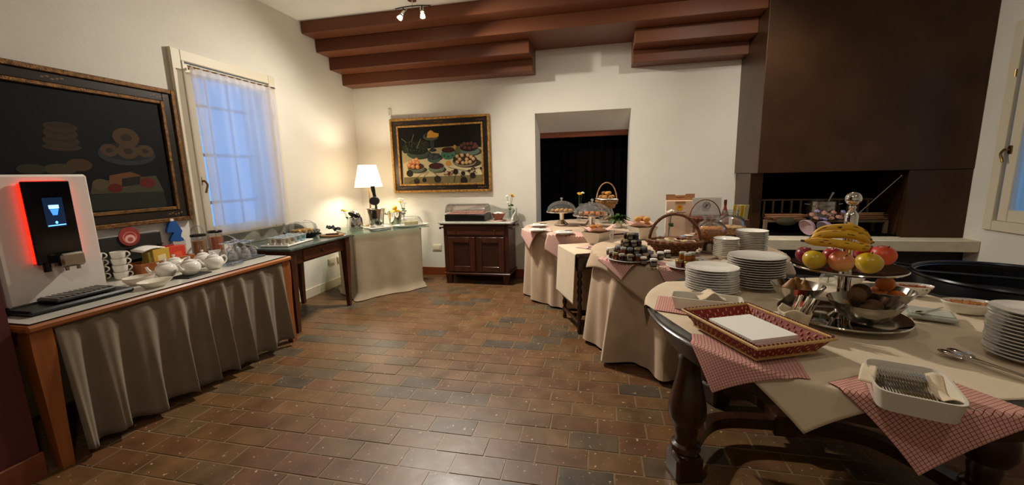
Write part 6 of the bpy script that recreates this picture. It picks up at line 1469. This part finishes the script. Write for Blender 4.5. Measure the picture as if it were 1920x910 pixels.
banana([bp_(1520, 448, -.062), bp_(1550, 440, -.072), bp_(1600, 441, -.072), bp_(1632, 456, -.062)], .0165, 'banana in the second row of the bunch', 2)
banana([bp_(1524, 444, -.035), bp_(1550, 430, -.042), bp_(1600, 429, -.042), bp_(1632, 448, -.040)], .016, 'banana on top of the bunch', 3)
banana([bp_(1526, 448, .038), bp_(1556, 436, .042), bp_(1606, 436, .042), bp_(1636, 454, .04)], .016, 'rearmost banana against the chrome column', 4)
# lower bowls
kiwi = M('kiwi_skin', '#55381a', .85, bump=.3, bs=200); peach = M('peach_skin', '#c85a1a', .5, c2='#d99a34', vs=9); pear = M('pear_skin', '#8a5a26', .5, c2='#a5773a', vs=8)
(bx, by), br = BC3[0]; zk = ZN+zb_+.018
for i, (dx, dy, dz) in enumerate([(a, b, c+.036) for a, b, c in heap(.033, 5)]):
    t = thing('kiwi', 'brown kiwi heaped in the front lower bowl', 'kiwi', (bx+dx, by+dy, zk+dz), i, 'kiwis in the front bowl'); part(MB().ball((0, 0, 0), .0315, 16, 10, (1.06, .95, .95)), 'skin', kiwi, t); part(MB().ball((.034, 0, 0), .004, 6, 4), 'tip', band, t)
(bx, by), br = BC3[1]
for i, (dx, dy, dz, lab) in enumerate(((-.034, -.02, .036, 'orange peach in the right lower bowl nearest the column'), (.034, -.02, .036, 'orange peach at the near rim of the right lower bowl'), (.0, .039, .036, 'orange peach at the far rim of the right lower bowl'), (.0, -.0, .088, 'yellow orange peach on top of the others'))):
    fruit('peach', peach, lab, 'peach', (bx+dx, by+dy, zk+dz), .0325, 'peaches in the right bowl', rot=(.1*i, .1, i))
(bx, by), br = BC3[2]
for i, (dx, dy, dz, lab) in enumerate(((-.033, -.0, .040, 'brown pear at the outer rim of the left lower bowl'), (.018, -.031, .040, 'brown pear at the front of the left lower bowl'), (.018, .031, .040, 'brown pear at the back of the left lower bowl'))):
    t = thing('pear', lab, 'pear', (bx+dx, by+dy, zk+dz), 0, 'pears in the left bowl', rot=(.15, .2, 2.1*i)); part(MB().lathe([(0, -.030), (.018, -.028), (.029, -.012), (.029, .006), (.020, .026), (.012, .044), (.008, .052), (0, .054)], 18), 'flesh', pear, t); part(MB().tube([(0, 0, .054), (.004, 0, .07)], .0018, 5), 'stem', MATS['fruit_stem'], t)
x, y_ = VY(1500, 565, 1.80).x, 1.80
fruit('nectarine', nect, 'red nectarine on the base tray behind the cutlery holder', 'nectarine', (fx-.16, fy_-.035, ZN+.047), .034, None, rot=(.4, .3, 0))
# ---- cloth covered cutlery holder with spoons
q = V(1492, 600, ZN); cq = Vector((VY(1489, 600, 1.735).x, 1.735, ZN)); chd = thing('cutlery_holder', 'small round holder wrapped in beige linen', 'holder', tuple(cq))
mb = MB(); mb.grid(lambda u, v: ((.042+.012*v+.004*math.sin(u*2*PI*7)*v)*math.cos(u*2*PI), (.042+.012*v+.004*math.sin(u*2*PI*7)*v)*math.sin(u*2*PI), v*(.080+.010*math.sin(u*2*PI*3+1))), 56, 10); thick(part(mb, 'linen_wrap', linen_l, chd), .004); part(MB().lathe([(0, .0), (.040, 0), (.042, .006), (0, .008)], 20), 'bottom', steel, chd)
for i in range(11):
    a = i*2.4; r_ = .008*math.sqrt(i)*1.15; t = thing('teaspoon', 'silver spoon handle upright in the linen wrapped holder', 'spoon', (cq.x+r_*math.cos(a), cq.y+r_*math.sin(a), ZN+.010), 0, 'spoons in the linen holder', rot=(rnd(-.12, .12), .30+rnd(-.12, .15), rnd(-.3, .3)))
    part(MB().box((0, 0, .065), (.003, .011, .13), .001), 'handle', chrome, t); part(MB().ball((0, 0, .012), .012, 8, 6, (.25, .8, 1.0)), 'bowl', chrome, t)
# ---- white tray of forks
c4 = [V(1634, 752, ZN+.0), V(1803, 793, ZN+.0), V(1795, 735, ZN+.0), V(1640, 690, ZN)]
tx = Vector((1.03, 1.415)); tp0, tp1 = V(1640, 700, ZN+.045), V(1810, 745, ZN+.045); tp2 = V(1800, 770, ZN+.045)
fA = V(1642, 735, ZN+.05); fB = V(1813, 768, ZN+.05); fC = V(1775, 700, ZN+.05); fD = V(1618, 672, ZN+.05)
fcx = (fA.x+fB.x+fC.x+fD.x)/4; fcy = (fA.y+fB.y+fC.y+fD.y)/4; fax = ((fB-fA)+(fC-fD))/2; fay = ((fD-fA)+(fC-fB))/2
frz = math.atan2(fax.y, fax.x); FW, FD = fax.length, fay.length
tray_dish('fork_tray', 'white oblong china tray packed with silver forks', (fcx, fcy, ZN), frz, FW*1.04, FD*1.04, .056)
fkm = [chrome, steel]
def fork_meshes():
    h = fixn(MB().tube(bez([(0, -.075, .004), (0, -.02, .002), (0, .028, .005)], 8), [.0055, .0055, .005, .0045, .0035, .003, .003, .003, .0035], 6, flat=.4).mesh('handle', chrome))
    mb = MB().box((0, .036, .006), (.018, .016, .002), .0008)
    for i in range(4): mb.tube([(-.0075+i*.005, .043, .006), (-.0075+i*.005, .060, .005), (-.0075+i*.005, .078, .009)], [.0015, .0014, .0008], 4)
    return h, fixn(mb.mesh('tines', chrome))
fh, ft = fork_meshes(); nf = 0
for row in range(2):
    for i in range(21-4*row):
        lx = -FW*.42+FW*.72*(i+row*1.4)/20; ly = -.008*row; v_ = Matrix.Rotation(frz, 4, 'Z') @ Vector((lx, ly+.004, 0))
        t = thing('fork', 'silver fork lying in the white oblong tray', 'fork', (fcx+v_.x, fcy+v_.y, ZN+.020+row*.020), 0, 'forks in the white tray', rot=(.04*row, .95 if row else 1.1, frz)); place('handle', fh, t); place('tines', ft, t)
mb = MB(); mb.grid(lambda u, v: ((u-.5)*.06+.006*math.sin(v*8), (v-.5)*FD*.72, .008+.022*abs(v-.5)**2*4+.008*math.sin(u*5)*1.0), 12, 18); vv = Matrix.Rotation(frz, 4, 'Z') @ Vector((FW*.42, 0, 0)); o = single(mb, 'linen_napkin', linen_l, 'beige napkin stuffed in the end of the fork tray', 'napkin', (fcx+vv.x, fcy+vv.y, ZN+.017), frz+.05); thick(o, .002)
mb = MB(); mb.grid(lambda u, v: ((u-.5)*.035, (v-.5)*FD*.6, .012+.012*(1-abs(v-.5)*2)), 6, 10); vv = Matrix.Rotation(frz, 4, 'Z') @ Vector((-FW*.50, .01, 0)); o = single(mb, 'linen_napkin', linen_l, 'beige napkin corner draped over the handle end of the fork tray', 'napkin', (fcx+vv.x, fcy+vv.y, ZN+.036), frz-.2); thick(o, .002)
# ---- long serving tongs
a, b = V(1772, 660, ZN), V(1935, 718, ZN); L_ = (b-a).length; rzt = math.atan2((b-a).y, (b-a).x); t = thing('serving_tongs', 'long silver serving tongs on the cloth beside the dessert plates', 'tongs', ((a.x+b.x)/2, (a.y+b.y)/2, ZF+.004), rzt)
for s in (-1, 1):
    part(MB().tube(bez([(L_*.5, s*.006, .012), (0, s*.010, .010), (-L_*.22, s*.016, .009)], 12), .006, 6, flat=.5), 'arm', chrome, t)
    part(MB().ball((-L_*.36, s*.019, .010), .026, 14, 8, (1.5, .72, .28)), 'spoon_end', chrome, t)
# ---- oval dishes of granola, nuts, butter tray, vase
def oval_dish(px, py, rx, lab, content, cl, rz=-.15, h=.045):
    q = V(px, py, ZN); t = thing('oval_dish', lab, 'dish', (q.x, q.y, ZN), rz); part(MB().lathe([(0, .004), (.60, 0), (.70, .006), (.94, h*.8), (1, h), (.985, h+.003), (.91, h*.78), (.62, .010), (0, .008)], 40, sx=rx, sy=rx*.60), 'dish', china, t)
    o = part(MB().lathe([(0, h*.95), (.5, h*.88), (.93, h*.75)], 34, sx=rx, sy=rx*.60), 'filling', content, t); o['kind'] = 'stuff'
    mb = MB(); R_ = random.Random(int(px))
    for i in range(90):
        a_ = R_.uniform(0, 6.28); r_ = math.sqrt(R_.uniform(0, .82)); mb.at((rx*r_*math.cos(a_), rx*.6*r_*math.sin(a_), h*(.95-.17*r_)), R_.uniform(0, 6), R_.uniform(0, 3), 0).ball((0, 0, 0), .0065, 5, 4, (1.2, .8, .6))
    o = part(mb, cl, content, t); o['kind'] = 'stuff'
gran = M('granola', '#8a5224', .8, c2='#b57c40', vs=80, bump=.5, bs=90); redb = M('dried_berries', '#7a3018', .7, c2='#a05a30', vs=70, bump=.5, bs=90); oats = M('oat_flakes', '#a08e74', .85, c2='#c9bca4', vs=80, bump=.5, bs=90)
oval_dish(1817, 586, .096, 'oval white dish of brown granola nearest the dark tub', gran, 'clusters')
oval_dish(1706, 552, .088, 'oval white dish of reddish dried berries', redb, 'berries', -.1)
oval_dish(1592, 534, .072, 'oval white dish of pale oat flakes behind the fruit stand', oats, 'flakes', 0)
q = V(1742, 594, ZN); t = thing('butter_tray', 'square pale glass butter tray with a spoon rest', 'tray', (q.x, q.y, ZN), -.45); part(MB().box((0, 0, .010), (.15, .13, .020), .006), 'slab', M('frosted_glass', '#aeb3a6', .25, spec=.6), t); part(MB().box((0, 0, .022), (.13, .11, .004), .002), 'inset', M('frosted_inset', '#c0c2b4', .2, spec=.6), t)
t = thing('butter_spoon', 'silver spoon lying across the pale glass butter tray', 'spoon', (q.x, q.y, ZN+.0245), .55); part(MB().tube([(.09, 0, .004), (0, 0, .003), (-.05, 0, .003)], .003, 6), 'handle', chrome, t); part(MB().ball((-.065, 0, .004), .018, 12, 8, (1.3, .8, .25)), 'bowl', chrome, t)
q = V(1541, 528, ZN); vase('flower_vase', 'small clear glass vase with green stem under the upper fruit tray', Vector((q.x, q.y-.06, ZN)), [(.01, 0, .20, 0)], [whitem], .10, .038)

# ================================================================== hearth things
ZHH = .714
rk_ = thing('fire_grate', 'low iron hearth grate with upright bars', 'grate', (2.28, 4.86, ZHH))
iron = M('rusty_iron', '#75604c', .7, metal=.3, bump=.2, bs=60)
for s in (-1, 1): part(MB().box((s*.55, -.06, .07), (.035, .035, .14), .003), 'leg', iron, rk_); part(MB().box((s*.55, .14, .07), (.035, .035, .14), .003), 'leg', iron, rk_)
for yy in (-.06, .14): part(MB().box((0, yy, .125), (1.14, .03, .025), .003), 'rail', iron, rk_)
for i in range(12): part(MB().box((-.50+i*.09, .15, .235), (.022, .014, .21), .003), 'bar', iron, rk_)
part(MB().box((0, .15, .335), (1.06, .018, .018), .003), 'top_rail', iron, rk_)
twg = M('dry_twig', '#86603e', .85, bump=.3, bs=60); twg2 = M('dry_twig_red', '#6e402a', .85)
R_ = random.Random(3)
for (cx, n_, lab) in ((-.38, 24, 'dry brown twig in the bundle at the shaded end of the grate'), (.36, 26, 'thin dry twig in the bundle at the pier end of the grate')):
    for i in range(n_):
        L_ = R_.uniform(.30, .46) if cx > 0 else R_.uniform(.28, .40); y_ = -.09+(i % 8)*.026; z_ = .150+(i//8)*.019; a = R_.uniform(-.02, .02); r_ = R_.uniform(.004, .008)
        P = [(-L_/2, 0, R_.uniform(-.004, .004)), (-L_/6, R_.uniform(-.003, .003), 0), (L_/6, R_.uniform(-.003, .003), R_.uniform(0, .002)), (L_/2, R_.uniform(-.005, .005), R_.uniform(0, .004))]
        single(MB().tube(P, [r_, r_, r_*.9, r_*.6], 5), 'twig', twg if R_.random() < .6 else twg2, lab, 'twig', (2.28+cx*.93+R_.uniform(-.02, .02), 4.86+y_, ZHH+z_), a, 'twigs in the hearth, %s' % ('shaded end' if cx < 0 else 'pier end'))
single(MB().ball((0, 0, 0), .075, 12, 8, (1.3, .8, .55)), 'moss_clump', M('dry_moss', '#2f2a17', .95, bump=.8, bs=60, c2='#3d3520', vs=30), 'dry mossy clump beside the pot on the grate', 'moss', (1.90, 4.72, ZHH+.13))
pt_ = thing('cooking_pot', 'shiny steel cooking pot on the grate', 'pot', (2.27, 4.845, ZHH+.139)); 
part(MB().lathe([(0, 0), (.125, 0), (.135, .01), (.135, .19), (.14, .195), (.13, .197), (.128, .015), (0, .010)], 36), 'pot', steel, pt_)
for s in (-1, 1): part(MB().tube([(s*.13, -.03, .16), (s*.17, -.02, .165), (s*.17, .02, .165), (s*.13, .03, .16)], .007, 6), 'handle', steel, pt_)
mb = MB()
for zz in (.14, .15): mb.tube([(.137*math.cos(2*PI*i/36), .137*math.sin(2*PI*i/36), zz) for i in range(36)], .003, 5, closed=True)
part(mb, 'ribs', chrome, pt_)
t = thing('ladle', 'pale ladle leaning out of the cooking pot', 'ladle', (2.26, 4.84, ZHH+.185), 0, rot=(0, .42, .1)); part(MB().tube([(0, 0, 0), (0, 0, .22), (0, 0, .255)], [.006, .008, .012], 8), 'handle', china2, t); part(MB().ball((0, 0, 0), .03, 10, 8), 'scoop', china2, t)
t = thing('poker', 'long thin iron poker slanting across the dark hearth', 'poker', (2.60, 4.65, ZHH+.02), 0); part(MB().tube([(-.14, 0, .15), (.22, .0, .56)], .005, 6), 'rod', steel, t); part(MB().ball((.22, .0, .56), .012, 8, 6), 'grip', steel, t); part(MB().tube([(-.14, 0, .15), (-.19, -.0, .0)], .006, 6), 'hook', iron, t)
for (px, py, rx, lab, m_) in ((1523, 418, .085, 'pale pink bowl tipped on its side in the hearth', M('pink_bowl', '#b79aa0', .35)), (1556, 412, .075, 'lilac china bowl lying behind the tipped one', M('lilac_bowl', '#a898ac', .35))):
    q = VY(px, py, 4.61 if py > 415 else 4.57); t = single(MB().lathe([(0, 0), (.4, 0), (.8, .03), (1, .07), (.97, .072), (.76, .034), (0, .010)], 26, sx=rx, sy=rx), 'tipped_bowl', m_, lab, 'bowl', (q.x, q.y, ZHH+.112), 0, rot=(.25, -2.0, .1))
bl = M('pink_bloom', '#b48272', .8); bl2 = M('lavender_bloom', '#8f84a8', .8)
R_ = random.Random(8)
FP = []
while len(FP) < 14:
    c_ = (R_.uniform(2.10, 2.42), R_.uniform(4.635, 4.68), ZHH+R_.uniform(.165, .245))
    if all((Vector(c_)-Vector(d_)).length > .055 for d_ in FP): FP.append(c_)
for i, (x, y_, z_) in enumerate(FP):
    mb = MB()
    for j in range(6): a = 2*PI*j/6; mb.ball((.014*math.cos(a), .014*math.sin(a), .003*math.sin(j*2)), .012, 6, 4, (1, 1, .5))
    mb.ball((0, 0, .004), .008, 6, 4); mb.tube([(0, 0, 0), (.004, .004, -.03)], .002, 4)
    single(mb, 'dried_flower', bl if i % 4 else bl2, 'pink dried flower lying before the pot' if i % 4 else 'lavender dried flower lying before the pot', 'flower', (x, y_, z_), 0, 'dried flowers in the hearth', rot=(R_.uniform(.3, 1), R_.uniform(-.3, .3), 0))

# ================================================================== black round tub by the window wall
tbm = M('black_enamel', '#0a0b10', .28, spec=.5); tu = thing('black_tub', 'large round black tub with a cross bar beside the hearth', 'tub', (2.47, 3.0, 0))
part(MB().lathe([(0, 0), (.32, 0), (.36, .02), (.43, .40), (.45, .69), (.445, .70), (.425, .69), (.405, .40), (.34, .05), (0, .04)], 56), 'body', tbm, tu)
part(MB().tube([(.448*math.cos(2*PI*i/56), .448*math.sin(2*PI*i/56), .70) for i in range(56)], .014, 8, closed=True), 'rim', tbm, tu)
part(MB().lathe([(0, .54), (.40, .54), (.40, .56), (0, .56)], 48), 'inner_board', M('tub_inner', '#17130f', .6), tu)
part(MB().tube([(-.42, .16, .70), (.40, -.20, .70)], .010, 8), 'cross_bar', tbm, tu)
part(MB().tube(bez([(-.40, .20, .70), (-.47, .24, .715), (-.44, .32, .715), (-.33, .31, .70)], 14), .010, 8), 'handle', tbm, tu)
